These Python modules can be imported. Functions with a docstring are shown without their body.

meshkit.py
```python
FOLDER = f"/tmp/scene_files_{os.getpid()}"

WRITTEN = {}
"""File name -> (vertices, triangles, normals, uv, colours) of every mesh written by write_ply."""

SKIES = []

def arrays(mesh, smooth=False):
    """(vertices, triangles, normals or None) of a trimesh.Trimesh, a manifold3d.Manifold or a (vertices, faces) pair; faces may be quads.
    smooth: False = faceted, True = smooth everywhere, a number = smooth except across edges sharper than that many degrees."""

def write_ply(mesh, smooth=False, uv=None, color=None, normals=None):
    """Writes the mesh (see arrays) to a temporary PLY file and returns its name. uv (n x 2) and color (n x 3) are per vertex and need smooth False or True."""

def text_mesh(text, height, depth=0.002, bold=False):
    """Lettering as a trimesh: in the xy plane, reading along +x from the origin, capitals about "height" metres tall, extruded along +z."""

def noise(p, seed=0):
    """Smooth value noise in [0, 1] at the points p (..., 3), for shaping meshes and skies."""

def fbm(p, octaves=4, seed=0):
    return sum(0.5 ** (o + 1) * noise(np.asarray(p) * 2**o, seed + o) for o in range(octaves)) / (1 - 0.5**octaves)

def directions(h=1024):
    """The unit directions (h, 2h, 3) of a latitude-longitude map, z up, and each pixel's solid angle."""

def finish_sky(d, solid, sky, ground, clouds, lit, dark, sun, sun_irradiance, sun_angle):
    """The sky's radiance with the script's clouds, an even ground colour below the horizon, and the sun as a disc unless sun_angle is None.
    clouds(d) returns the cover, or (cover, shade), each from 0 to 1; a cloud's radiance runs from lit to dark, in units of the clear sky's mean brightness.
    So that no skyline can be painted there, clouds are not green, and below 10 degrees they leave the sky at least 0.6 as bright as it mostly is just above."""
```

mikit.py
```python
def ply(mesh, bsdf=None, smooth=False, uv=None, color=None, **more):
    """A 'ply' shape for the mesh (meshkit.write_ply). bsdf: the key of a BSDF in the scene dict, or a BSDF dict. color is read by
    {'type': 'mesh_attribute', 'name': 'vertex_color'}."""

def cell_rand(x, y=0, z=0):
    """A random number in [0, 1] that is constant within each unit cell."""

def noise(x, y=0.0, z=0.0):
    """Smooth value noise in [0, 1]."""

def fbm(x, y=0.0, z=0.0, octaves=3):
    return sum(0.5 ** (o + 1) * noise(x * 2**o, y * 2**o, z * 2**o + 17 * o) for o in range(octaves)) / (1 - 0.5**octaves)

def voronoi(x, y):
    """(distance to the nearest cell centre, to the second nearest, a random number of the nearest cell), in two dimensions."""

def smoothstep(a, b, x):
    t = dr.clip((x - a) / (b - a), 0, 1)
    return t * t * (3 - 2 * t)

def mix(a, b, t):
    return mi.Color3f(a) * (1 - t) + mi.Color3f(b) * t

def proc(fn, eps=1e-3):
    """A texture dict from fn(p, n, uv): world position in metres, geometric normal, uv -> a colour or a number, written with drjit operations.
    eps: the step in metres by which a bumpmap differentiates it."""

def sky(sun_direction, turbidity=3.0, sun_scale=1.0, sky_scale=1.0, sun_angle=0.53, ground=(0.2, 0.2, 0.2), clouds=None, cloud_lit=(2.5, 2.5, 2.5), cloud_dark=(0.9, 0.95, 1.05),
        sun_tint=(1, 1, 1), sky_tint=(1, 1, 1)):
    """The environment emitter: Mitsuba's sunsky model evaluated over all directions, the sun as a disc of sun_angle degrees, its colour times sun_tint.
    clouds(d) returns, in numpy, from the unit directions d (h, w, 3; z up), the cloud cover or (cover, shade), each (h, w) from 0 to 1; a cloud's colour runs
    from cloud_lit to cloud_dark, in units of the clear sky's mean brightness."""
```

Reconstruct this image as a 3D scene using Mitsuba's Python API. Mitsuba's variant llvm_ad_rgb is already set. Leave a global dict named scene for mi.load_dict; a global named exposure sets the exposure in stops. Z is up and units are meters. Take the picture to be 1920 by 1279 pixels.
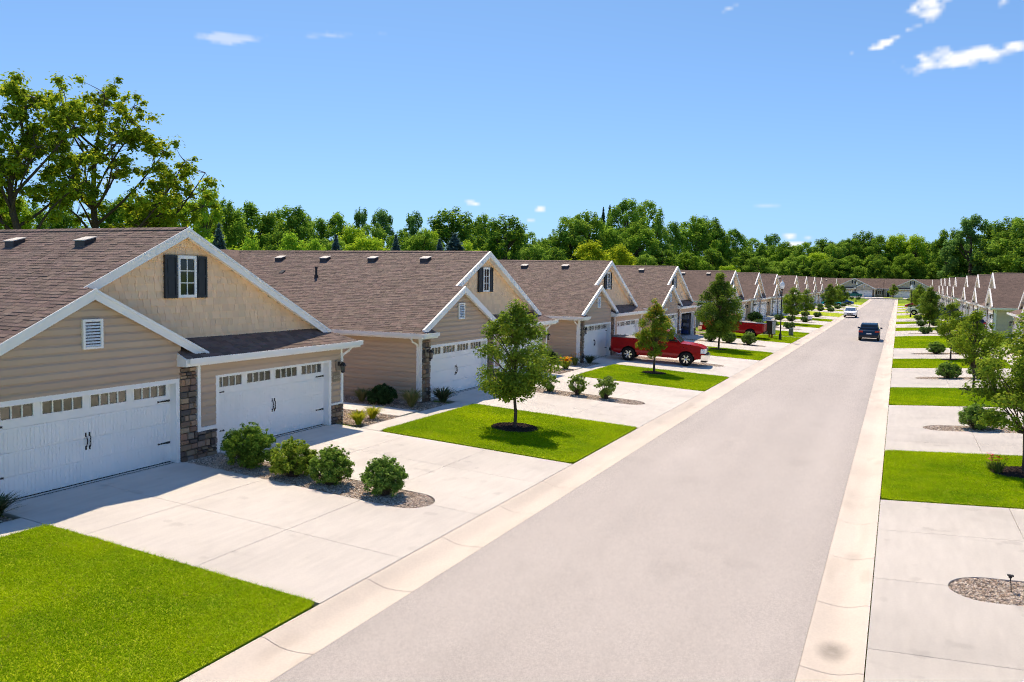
import math, random
import numpy as np, trimesh, shapely
import mitsuba as mi, drjit as dr
from shapely import affinity
from shapely.geometry import Polygon, Point, box as sbox
import mikit, meshkit
from mikit import proc, noise, fbm, voronoi, cell_rand, smoothstep, mix

T = mi.ScalarTransform4f
scene, labels = {}, {}
# ------------------------------------------------------------------ camera, sky, exposure
exposure = 2.0
CAM_Z, YAW, PITCH, ROLL, FOC = 5.0962, 0.4427, -0.0685, 0.0175, 1525.7
def camera_axes():
    cy, sy, cp, sp, cr, sr = np.cos(YAW), np.sin(YAW), np.cos(PITCH), np.sin(PITCH), np.cos(ROLL), np.sin(ROLL)
    fw, rt, up = np.array([-sy, cy, 0]), np.array([cy, sy, 0]), np.array([0, 0, 1.0])
    f2, u2 = fw * cp + up * sp, up * cp - fw * sp
    return rt * cr + u2 * sr, u2 * cr - rt * sr, f2
RIGHT, UP, FWD = camera_axes()
scene['camera'] = {'type': 'perspective', 'fov_axis': 'x', 'fov': math.degrees(2 * math.atan(960 / FOC)), 'near_clip': 0.1, 'far_clip': 4000.0,
    'principal_point_offset_y': 15.6 / 1279.0,
    'to_world': T().look_at(origin=[0, 0, CAM_Z], target=[float(x) for x in (np.array([0, 0, CAM_Z]) + FWD * 10)], up=[float(x) for x in UP])}
SUN = (-0.299, 0.416, 0.859)
# small fair-weather clouds: (azimuth from +Y towards -X in degrees, elevation, half width, half height, tilt, density)
CLOUDS = [(-.75, 13.55, 1.5, .75, 8, 1.2), (-2.2, 13.4, 1.7, .55, 4, 1.2), (-3.9, 13.7, 2.0, .55, 8, 1.1), (-5.6, 14.0, 1.5, .4, 10, 1.0), (-.96, 16.75, 1.15, .85, 0, 1), (1.25, 14.82, .85, .28, 30, 1), (1.9, 14.5, .5, .16, 2, .9), (3.34, 14.41, .18, .12, 20, .8),
    (44.6, 14.75, 2.3, .34, 9, .5), (38.5, 15.5, 3.0, .24, 5, .32), (28.1, 5.05, .6, .2, -10, 1.0), (23.4, 4.75, .35, .13, 8, .9), (24.2, 3.96, .25, .1, 0, .6), (51.6, 5.7, 1.5, .5, 0, 1.0),
    (6.8, 3.0, .5, .16, 3, .9), (6.4, 2.5, .5, .15, 4, .9), (5.6, 2.9, .3, .08, 0, .6), (8.0, 4.95, .9, .1, 0, .35), (11.2, 17.45, .6, .16, 18, .6), (-4.8, 16.4, .4, .3, 30, .8)]
def clouds(d):
    cover = np.zeros(d.shape[:2])
    n1 = meshkit.fbm(d * np.array([60, 60, 90.0]), 5, seed=5); n2 = meshkit.fbm(d * np.array([26, 26, 38.0]) + 7, 4, seed=9)
    for az, el, w, h, tilt, dens in CLOUDS:
        a, e = math.radians(az), math.radians(el)
        c = np.array([-math.sin(a) * math.cos(e), math.cos(a) * math.cos(e), math.sin(e)])
        r = np.array([math.cos(a), math.sin(a), 0]); u = np.cross(r, c)
        dc = np.maximum(d @ c, 1e-3)
        x, y = np.degrees((d @ r) / dc), np.degrees((d @ u) / dc)
        t = math.radians(tilt); x, y = x * math.cos(t) + y * math.sin(t), -x * math.sin(t) + y * math.cos(t)
        q = 1 - np.sqrt((x / w) ** 2 + (y / h) ** 2) * .75 + (n1 - .5) * 1.9 + (n2 - .5) * 1.5
        q = np.where(d @ c > .9, q, -1)
        cover = np.maximum(cover, np.clip((q - .32) / .45, 0, 1) * min(dens, 1))
    return cover, np.clip(.25 - cover * .25, 0, 1)
scene['sky'] = mikit.sky(SUN, turbidity=3, clouds=clouds, cloud_lit=(2.9, 2.95, 3.0), sky_tint=(.705, .89, 1.06))

# ------------------------------------------------------------------ materials
VC = {'type': 'mesh_attribute', 'name': 'vertex_color'}
def pr(base, rough=.7, spec=.4, **k):
    b = base if isinstance(base, dict) else {'type': 'rgb', 'value': list(base)}
    return {'type': 'twosided', 'bsdf': {'type': 'principled', 'base_color': b, 'roughness': rough, 'specular': spec, **k}}
def bump(b, tex, scale): return {'type': 'twosided', 'bsdf': {'type': 'bumpmap', 'arbitrary': tex, 'scale': scale, 'bsdf': b['bsdf']}}
def concrete_tone(f):
    return lambda p, n, uv: concrete(p, n, uv) * mi.Color3f(*f)
def concrete(p, n, uv):
    a = fbm(p.x * .45, p.y * .45, 0, octaves=4); b = fbm(p.x * 9, p.y * 1.6, 3, octaves=3); c = noise(p.x * 60, p.y * 60)
    s = smoothstep(.60, .78, fbm(p.x * .9 + 30, p.y * .9, 2, octaves=4))
    k = .90 + .16 * (a - .5) * 1.3 + .10 * (b - .5) + .05 * (c - .5)
    dr_ = smoothstep(.72, .84, fbm(p.x * 1.9 + 5, p.y * 1.9, 21, octaves=3)); k *= 1 - .11 * dr_      # drips and tyre marks
    return mix(mi.Color3f(.588, .549, .498), mi.Color3f(.50, .463, .415), s * .35) * k
def gutter_stone(p, n, uv):
    a = fbm(p.x * 1.2, p.y * .5, 0, octaves=4); g = noise(p.x * 45, p.y * 45)
    spot = smoothstep(.66, .82, fbm(p.x * 1.6, p.y * .55, 9, octaves=3))
    flow = smoothstep(.55, .8, fbm(p.x * 2.2, p.y * .22, 4, octaves=3))
    d0 = smoothstep(.33, .05, dr.sqrt(dr.square(p.x + .66) + dr.square((p.y - 12.95) * .62))) * (.6 + .5 * fbm(p.x * 9, p.y * 9, 1))
    d1 = smoothstep(.24, .03, dr.sqrt(dr.square(p.x + .62) + dr.square((p.y - 17.7) * .5))) * .35
    base = mix(mi.Color3f(.60, .53, .455), mi.Color3f(.50, .435, .365), spot * .6 + flow * .3) * (.92 + .2 * (a - .5) + .07 * (g - .5))
    return mix(base, mi.Color3f(.14, .125, .11), dr.clip(d0 + d1, 0, 1) * .66)
def asphalt(p, n, uv):
    a = fbm(p.x * .35, p.y * .16, 0, octaves=4); g = noise(p.x * 95, p.y * 95); g2 = noise(p.x * 38, p.y * 38, 5)
    fl = smoothstep(.45, .75, fbm(p.x * .25 + 9, p.y * .06, 2, octaves=3))
    k = .92 + .12 * (a - .5) + .26 * (g - .5) + .14 * (g2 - .5) + .05 * fl + .085 * (noise(p.x * 1.5, p.y * .03, 4) - .5) + .06 * (fbm(p.x * 2.2, p.y * 1.1, 8, octaves=3) - .5) - .05 * smoothstep(.70, .82, fbm(p.x * .8 + 3, p.y * .5, 31, octaves=4)) - .05 * smoothstep(.55, .0, dr.minimum(p.x + 7.5, -1.06 - p.x))
    return mi.Color3f(.423, .387, .360) * k
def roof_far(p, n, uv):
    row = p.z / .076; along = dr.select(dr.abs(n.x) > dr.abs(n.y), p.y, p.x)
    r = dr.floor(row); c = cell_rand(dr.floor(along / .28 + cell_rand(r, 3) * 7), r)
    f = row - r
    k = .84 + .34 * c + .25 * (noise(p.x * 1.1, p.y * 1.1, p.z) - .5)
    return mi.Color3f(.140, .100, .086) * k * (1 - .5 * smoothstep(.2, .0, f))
def soil(p, n, uv):
    a = fbm(p.x * 3, p.y * 3, p.z); b = noise(p.x * 40, p.y * 40, p.z * 40)
    return mi.Color3f(.050, .036, .032) * (.5 + a * .6 + b * .6)
def meadow(p, n, uv):
    a = fbm(p.x * .15, p.y * .15, 0, octaves=4); b = noise(p.x * 14, p.y * 14)
    return mix(mi.Color3f(.10, .18, .012), mi.Color3f(.17, .23, .02), a) * (.75 + .5 * b)
def lawn_base(p, n, uv):
    a = fbm(p.x * .5, p.y * .5, 0, octaves=4); b = noise(p.x * 30, p.y * 30); s = noise(p.x * 2.5, p.y * .3, 7)
    return mix(mi.Color3f(.20, .29, .008), mi.Color3f(.36, .42, .008), dr.clip(a * 1.2 - .1 + (s - .5) * .5, 0, 1)) * (.78 + .44 * b)
def gravel_base(p, n, uv):
    d1, d2, c = voronoi(p.x * 26, p.y * 26)
    return mix(mi.Color3f(.15, .12, .09), mi.Color3f(.46, .37, .28), c) * (.45 + .6 * smoothstep(.0, .35, d2 - d1))
def bark(p, n, uv):
    return mi.Color3f(.095, .07, .052) * (.6 + .8 * fbm(p.x * 22, p.y * 22, p.z * 5))
def grime(p, n, uv):
    return mi.Color3f(.85, .845, .83) * (.96 + .07 * (fbm(p.x * 2, p.y * 2, p.z * 3) - .5))
def fine(p, n, uv): return noise(p.x * 70, p.y * 70) + .5 * noise(p.x * 30, p.y * 30)
scene['concrete'] = bump(pr(proc(concrete), .85, .25), proc(fine), .0012)
scene['concrete_b'] = bump(pr(proc(concrete_tone((.955, .955, .96))), .85, .25), proc(fine), .0012)
scene['concrete_c'] = bump(pr(proc(concrete_tone((.86, .865, .875))), .85, .25), proc(fine), .0012)
scene['concrete_d'] = bump(pr(proc(concrete_tone((.82, .825, .84))), .85, .25), proc(fine), .0012)
scene['gutter_concrete'] = bump(pr(proc(gutter_stone), .85, .25), proc(fine), .0012)
scene['asphalt'] = bump(pr(proc(asphalt), .9, .25), proc(fine), .004)
scene['roof_far'] = pr(proc(roof_far), .9, .2)
scene['soil'] = bump(pr(proc(soil), .95, .1), proc(fine), .02)
scene['meadow'] = pr(proc(meadow), .95, .1)
scene['lawn_base'] = pr(proc(lawn_base), .9, .15)
scene['gravel_base'] = pr(proc(gravel_base), .9, .2)
scene['bark'] = pr(proc(bark), .9, .2)
scene['white'] = pr(proc(grime), .45, .4)
scene['vc'] = pr(VC, .8, .25)
scene['vc_satin'] = pr(VC, .45, .4)
scene['leaf'] = {'type': 'principledthin', 'base_color': VC, 'roughness': .5, 'diff_trans': 1.0, 'spec_trans': 0.0, 'eta': 1.33}
scene['blade'] = {'type': 'principledthin', 'base_color': VC, 'roughness': .5, 'diff_trans': .9, 'spec_trans': 0.0, 'eta': 1.25}
scene['car_paint'] = pr(VC, .3, .1, clearcoat=.18, clearcoat_gloss=.97)
scene['pane'] = {'type': 'twosided', 'bsdf': {'type': 'blendbsdf', 'weight': .17, 'a': {'type': 'diffuse', 'reflectance': {'type': 'rgb', 'value': [.02, .022, .022]}},
    'b': {'type': 'roughconductor', 'material': 'none', 'alpha': .06, 'specular_reflectance': {'type': 'rgb', 'value': [.9, .9, .88]}}}}
scene['dark_glass'] = pr((.012, .016, .02), .06, .6)
scene['chrome'] = pr((.75, .75, .76), .22, .5, metallic=1.0)
scene['frosted'] = {'type': 'principled', 'base_color': {'type': 'rgb', 'value': [.8, .82, .82]}, 'roughness': .15, 'specular': .6, 'spec_trans': .35}

# ------------------------------------------------------------------ mesh helpers
QUADS = np.array([[0, 3, 2, 1], [4, 5, 6, 7], [0, 1, 5, 4], [1, 2, 6, 5], [2, 3, 7, 6], [3, 0, 4, 7]])
HEX = np.vstack([QUADS[:, [0, 1, 2]], QUADS[:, [0, 2, 3]]])
class MB:
    """Collects coloured pieces for one mesh."""
    def __init__(s): s.v, s.f, s.c, s.n = [], [], [], 0
    def add(s, v, f, c=(1, 1, 1)):
        v = np.asarray(v, float).reshape(-1, 3); f = np.asarray(f, int)
        s.v.append(v); s.f.append(f + s.n); s.c.append(np.broadcast_to(np.asarray(c, float), (len(v), 3))); s.n += len(v); return s
    def mesh(s, m, c=(1, 1, 1)): return s.add(m.vertices, m.faces, c)
    def hexas(s, P, c=(1, 1, 1)):
        """P (n,8,3): loop of four, then the loop above; c (n,3) or one colour."""
        P = np.asarray(P, float).reshape(-1, 8, 3); n = len(P)
        if not n: return s
        e = np.linalg.det(np.stack([P[:, 1] - P[:, 0], P[:, 3] - P[:, 0], P[:, 4] - P[:, 0]], 1)) < 0
        P = P.copy(); P[e] = P[e][:, [0, 3, 2, 1, 4, 7, 6, 5]]
        f = (HEX[None] + (np.arange(n) * 8)[:, None, None]).reshape(-1, 3)
        c = np.asarray(c, float)
        c = np.repeat(c, 8, 0) if c.ndim == 2 else c
        return s.add(P.reshape(-1, 3), f, c)
    def box(s, a0, a1, b0, b1, z0, z1, c=(1, 1, 1)):
        return s.hexas([[(a0, b0, z0), (a1, b0, z0), (a1, b1, z0), (a0, b1, z0), (a0, b0, z1), (a1, b0, z1), (a1, b1, z1), (a0, b1, z1)]], c)
    def tube(s, pts, rad, n=8, c=(1, 1, 1), cap=True):
        pts = np.asarray(pts, float); rad = np.broadcast_to(np.asarray(rad, float), (len(pts),))
        ang = np.arange(n) * 2 * np.pi / n; V = []
        for i, q in enumerate(pts):
            d = pts[min(i + 1, len(pts) - 1)] - pts[max(i - 1, 0)]; d = d / (np.linalg.norm(d) + 1e-9)
            x = np.cross(d, [0, 0, 1.0] if abs(d[2]) < .9 else [0, 1.0, 0]); x /= np.linalg.norm(x); y = np.cross(d, x)
            V.append(q + rad[i] * (np.cos(ang)[:, None] * x + np.sin(ang)[:, None] * y))
        V = np.vstack(V); F = []
        for i in range(len(pts) - 1):
            for j in range(n):
                a, b = i * n + j, i * n + (j + 1) % n
                F += [[a, b, b + n], [a, b + n, a + n]]
        if cap:
            F += [[0, j + 1, j] for j in range(1, n - 1)]; o = (len(pts) - 1) * n
            F += [[o, o + j, o + j + 1] for j in range(1, n - 1)]
        return s.add(V, F, c)
    def lathe(s, prof, n=16, c=(1, 1, 1), at=(0, 0, 0)):
        m = trimesh.creation.revolve(np.asarray(prof, float), sections=n); return s.add(m.vertices + np.asarray(at), m.faces, c)
    def poly(s, poly, ztop, zbot, c=(1, 1, 1)):
        """A shapely polygon between two height functions of (x, y)."""
        for g in getattr(poly, 'geoms', [poly]):
            if g.is_empty or g.geom_type != 'Polygon' or g.area < 1e-6: continue
            m = trimesh.creation.extrude_polygon(g, 1.0, engine='earcut'); v = np.array(m.vertices); top = v[:, 2] > .5
            zt, zb = ztop(v[:, 0], v[:, 1]), zbot(v[:, 0], v[:, 1]); v[:, 2] = np.where(top, zt, zb)
            s.add(v, m.faces, c)
        return s
    def get(s): return np.vstack(s.v), np.vstack(s.f), np.vstack(s.c)
def as_ply(mb, bsdf, xf=None, smooth=False):
    v, f, c = mb.get()
    if xf is not None: v, f = xf(v, f)
    m = trimesh.Trimesh(v, f, process=False)
    if bsdf in ('vc', 'vc_satin', 'leaf', 'blade', 'car_paint'): return mikit.ply(m, bsdf, smooth=bool(smooth), color=c)
    return mikit.ply(m, bsdf, smooth=smooth)
used = {}
def free(key):
    """The key, or the key with the next three-digit number."""
    n = used.get(key, -1) + 1; used[key] = n
    return key if n == 0 else f'{key}_{n:03d}'
def tag(key, label, category=None, group=None, kind=None):
    d = {'label': label}
    if category: d['category'] = category
    if group: d['group'] = group
    if kind: d['kind'] = kind
    labels[key] = d
def struct(key, mb, bsdf, label, smooth=False, kind='structure'):
    scene[key] = as_ply(mb, bsdf, smooth=smooth); tag(key, label, kind=kind); return key
class Proto:
    """The parts of one kind of thing, to be placed any number of times."""
    def __init__(s, xf=None): s.items, s.count, s.xf, s.lab = [], {}, xf, {}
    def name(s, key):
        n = s.count.get(key, -1) + 1; s.count[key] = n
        return key if n == 0 else f'{key}_{n:03d}'
    def add(s, key, mb, bsdf, smooth=False, label=None, stuff=False, exact=False):
        """key may be 'part' or 'part__sub': the last piece is numbered."""
        k = key if exact else s.name(key)
        s.items.append((k, as_ply(mb, bsdf, s.xf, smooth)))
        if label or stuff: s.lab[k] = {**({'label': label} if label else {}), **({'kind': 'stuff'} if stuff else {})}
        return k
    def inst(s, key, group): s.items.append((s.name(key), {'type': 'instance', 'shapegroup': {'type': 'ref', 'id': group}}))
    def place(s, name, M, label, category, group=None, only=None):
        key = free(name)
        for k, d in s.items:
            scene[f'{key}__{k}'] = {**d, 'to_world': M @ d['to_world'] if 'to_world' in d else M}
        for k, l in s.lab.items(): labels[f'{key}__{k}'] = dict(l)
        tag(key, label, category, group); return key
def tone(rng, base, j=.12, h=.03):
    return np.clip(np.asarray(base) * (1 + rng.uniform(-j, j)) * (1 + rng.uniform(-h, h, 3)), .004, .9)
def ordinal(i): return ['first', 'second', 'third', 'fourth', 'fifth', 'sixth', 'seventh', 'eighth', 'ninth', 'tenth', 'eleventh', 'twelfth', 'thirteenth', 'fourteenth', 'fifteenth', 'sixteenth', 'seventeenth', 'eighteenth', 'nineteenth', 'twentieth', 'twenty-first', 'twenty-second', 'twenty-third', 'twenty-fourth', 'twenty-fifth', 'twenty-sixth', 'twenty-seventh', 'twenty-eighth', 'twenty-ninth', 'thirtieth', 'thirty-first', 'thirty-second', 'thirty-third', 'thirty-fourth', 'thirty-fifth', 'thirty-sixth', 'thirty-seventh', 'thirty-eighth', 'thirty-ninth', 'fortieth'][i]

# ------------------------------------------------------------------ layout of the street
S, Y0, XL, XR = 17.927, 13.06, -17.19, 8.45          # spacing, first garage axis, the two lines of garage fronts
SLOPE = {'L': .0451, 'R': .0603}; BASE = {'L': 0.0, 'R': .125}
LEFT_K = [0, 1, 2, 3, 4.54, 5.54, 6.55, 8.05, 9.06, 10.07, 11.07, 14.08]
RIGHT_K = [3, 4.56, 5.55, 6.58, 8.03, 9.08, 10.1, 11.08, 14.1]
END_Y, END_Z = 302.0, .45
def xf_for(side):
    if side == 'L': return lambda v, f: (np.stack([-v[:, 1], v[:, 0], v[:, 2]], 1), f)
    return lambda v, f: (np.stack([v[:, 1], v[:, 0], v[:, 2]], 1), f[:, ::-1])
def site(side, k): return T().translate([XL if side == 'L' else XR, Y0 + S * k, BASE[side]])
def gz(X):
    """Ground height across the street."""
    X = np.asarray(X, float)
    return np.interp(X, [-17.19, -8.484, -.196, 8.45], [0, -.3927, -.3964, .125])
# ------------------------------------------------------------------ houses: local u along the street, v into the house, z up
SIDING, SHAKE, BROWN = (.50, .375, .275), (.84, .60, .39), (.142, .101, .087)
STONES = [(.25, .17, .115), (.18, .12, .09), (.30, .22, .15), (.13, .10, .085), (.22, .18, .15), (.27, .165, .11), (.10, .085, .08)]
KR = .506; CT = math.cos(math.atan(KR)); U_C, U_L, U_R, EAVE = 3.2, -3.65, 10.05, 2.79
UL, UR = -3.2, 9.53
roofz = {'PL': lambda u, v: EAVE + KR * (u - U_L), 'PR': lambda u, v: EAVE + KR * (U_R - u), 'PF': lambda u, v: EAVE + KR * (v + .35),
    'PS': lambda u, v: 4.62 - KR * u, 'RF': lambda u, v: EAVE + KR * (v - 8.86), 'RB': lambda u, v: EAVE + KR * (22.74 - v)}
run = {k: (lambda u, v, k=k: (roofz[k](u, v) - EAVE) / KR) for k in roofz}
def hit(u):      # v where the rear front slope meets the side slopes
    return 8.86 + (roofz['PL'](u, 0) - EAVE) / KR if u < U_C else 8.86 + (U_R - u)
POLY = {'PL': Polygon([(-3.65, -.35), (-3.40, -.10), (-3.36, -.16), (0, -.16), (.08, .30), (3.2, .30), (3.2, 15.7), (-3.65, 8.86)]),
    'PR': Polygon([(3.2, .30), (9.40, .30), (10.05, -.35), (10.05, 8.86), (3.2, 15.7)]),
    'PF': Polygon([(2.54, -.35), (10.05, -.35), (9.13, .57), (2.54, .57)]), 'PFL': Polygon([(-3.65, -.35), (-2.54, -.35), (-2.54, -.02), (-3.30, -.02)]),
    'PS': Polygon([(0, -.16), (3.42, -.16), (2.70, .57), (0.16, .57), (.08, .3)]),
    'RF': Polygon([(-5.80, 8.86), (-3.65, 8.86), (3.2, 15.7), (10.05, 8.86), (12.13, 8.86), (12.13, 15.8), (-5.80, 15.8)]), 'RB': Polygon([(-5.80, 15.8), (12.13, 15.8), (12.13, 22.74), (-5.80, 22.74)])}
VENTS = [(2.32, 3.2), (2.30, 6.2), (2.28, 9.1), (2.28, 12.0)]
def shingles(plane, poly, rng, e=.15, w=(.16, .36)):
    """Tabs of one roof plane: (8-point pieces, prisms of cut pieces, colours)."""
    along_v = plane in ('PL', 'PR', 'PS'); zf, he = roofz[plane], e * CT
    u0, v0, u1, v1 = poly.bounds
    P, C, cut = [], [], []
    prep = shapely.prepared.prep(poly.buffer(1e-4))
    hmax = max(run[plane](np.array([u0, u0, u1, u1]), np.array([v0, v1, v0, v1])))
    a0, a1 = (v0, v1) if along_v else (u0, u1)
    for j in range(int(hmax / he) + 1):
        h0, h1 = j * he, j * he + he * 1.12; a = a0 - rng.uniform(0, .3)
        rowtone = rng.uniform(-.05, .05)
        while a < a1:
            b = a + rng.uniform(*w)
            lift = rng.choice([.006, .010, .016, .020])
            def pt(aa, hh):
                if plane in ('PL',): return (U_L + hh, aa)
                if plane == 'PR': return (U_R - hh, aa)
                if plane == 'PS': return (3.617 - hh, aa)
                if plane in ('PF', 'PFL'): return (aa, hh - .35)
                if plane == 'RF': return (aa, 8.86 + hh)
                return (aa, 22.74 - hh)
            g = Polygon([pt(a + .004, h0), pt(b - .004, h0), pt(b - .004, h1), pt(a + .004, h1)])
            c = tone(rng, BROWN, .25, .04) * (1 + rowtone); a = b
            if prep.contains(g): pass
            else:
                g = g.intersection(poly)
                if g.area < .012 or g.geom_type != 'Polygon': continue
                if len(g.exterior.coords) != 5:
                    cut.append((g, lift, h0, h1, c)); continue
            q = np.array(g.exterior.coords)[:4]; hh = run[plane](q[:, 0], q[:, 1]); z = zf(q[:, 0], q[:, 1])
            t = np.interp(hh, [h0, h1], [lift, .001])
            P.append(np.vstack([np.c_[q, z - .003], np.c_[q, z + t]])); C.append(c)
    return np.array(P), cut, np.array(C)
def wall_planks(front, rng, h=.2):
    """Lapped siding: list of (8 points, colour). front: list of (a0,a1 function pairs, z0, z1) given as polygon rows."""
def plank_rows(poly, place, rng, h=.2, base=SIDING, z0=None, rows_at=0.0):
    """Cuts a polygon in (a, z) into lapped boards; place(a, d, z) gives the point d in front of the wall."""
    a0, b0, a1, b1 = poly.bounds; out = []
    z = math.floor((b0 - rows_at) / h) * h + rows_at
    while z < b1:
        g = poly.intersection(sbox(a0 - 1, z, a1 + 1, z + h - .002))
        for q in getattr(g, 'geoms', [g]):
            if q.geom_type != 'Polygon' or q.area < .004: continue
            zz0, zz1 = q.bounds[1], q.bounds[3]
            lo = q.intersection(sbox(a0 - 1, zz0, a1 + 1, zz0 + .003)).bounds; hi = q.intersection(sbox(a0 - 1, zz1 - .003, a1 + 1, zz1)).bounds
            if not lo or not hi or len(lo) < 4 or len(hi) < 4: continue
            c = tone(rng, base, .05, .012); prof = [(z, .036), (z + .58 * h, .040), (z + .80 * h, .012), (z + h, .004)]      # a flat face under a cove
            cuts = [zz0] + [q[0] for q in prof if zz0 + .004 < q[0] < zz1 - .004] + [zz1]; hx = []
            at = lambda y: [float(np.interp(y, [zz0, zz1], [lo[i], hi[i]])) for i in (0, 2)]; dep = lambda y: float(np.interp(y, [q[0] for q in prof], [q[1] for q in prof]))
            for y0, y1 in zip(cuts[:-1], cuts[1:]):
                (l0, r0), (l1, r1), e0, e1 = at(y0), at(y1), dep(y0), dep(y1)
                hx.append([place(l0, .0, y0), place(r0, .0, y0), place(r0, e0, y0), place(l0, e0, y0), place(l1, .0, y1), place(r1, .0, y1), place(r1, e1, y1), place(l1, e1, y1)])
            out.append((hx, c))
        z += h
    return out
def stones(a0, a1, z0, z1, place, rng, size=(.14, .42)):
    """Ledge stone: rows of uneven blocks in (a, z)."""
    out, z = [], z0
    while z < z1 - .03:
        h = min(rng.choice([.09, .12, .16, .19]), z1 - z)
        if z1 - z - h < .05: h = z1 - z
        a = a0
        while a < a1 - .02:
            w = min(rng.uniform(*size), a1 - a)
            if a1 - a - w < .09: w = a1 - a
            d = rng.uniform(.055, .105); g = .006; j = lambda: rng.uniform(-.006, .006)
            c = tone(rng, STONES[rng.integers(len(STONES))], .2, .05)
            A, B, Z0, Z1 = a + g, a + w - g, z + g, z + h - g; i = .012
            out.append(([[place(A, 0, Z0), place(B, 0, Z0), place(B, 0, Z1), place(A, 0, Z1), place(A + i, d + j(), Z0 + i), place(B - i, d + j(), Z0 + i), place(B - i, d + j(), Z1 - i), place(A + i, d + j(), Z1 - i)]], c))
            a += w
        z += h
    return out
def emit(P, key, holder_key, pieces, as_parts, bsdf='vc', stuff_name=None):
    """Pieces as parts of their own, or all of them in one part."""
    if as_parts:
        for pts, c in pieces: P.add(key, MB().hexas(pts, c), bsdf)
    elif pieces:
        mb = MB()
        for pts, c in pieces: mb.hexas(pts, c)
        P.add(stuff_name or holder_key, mb, bsdf, stuff=True)
W2 = (1, 1, 1)
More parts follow.
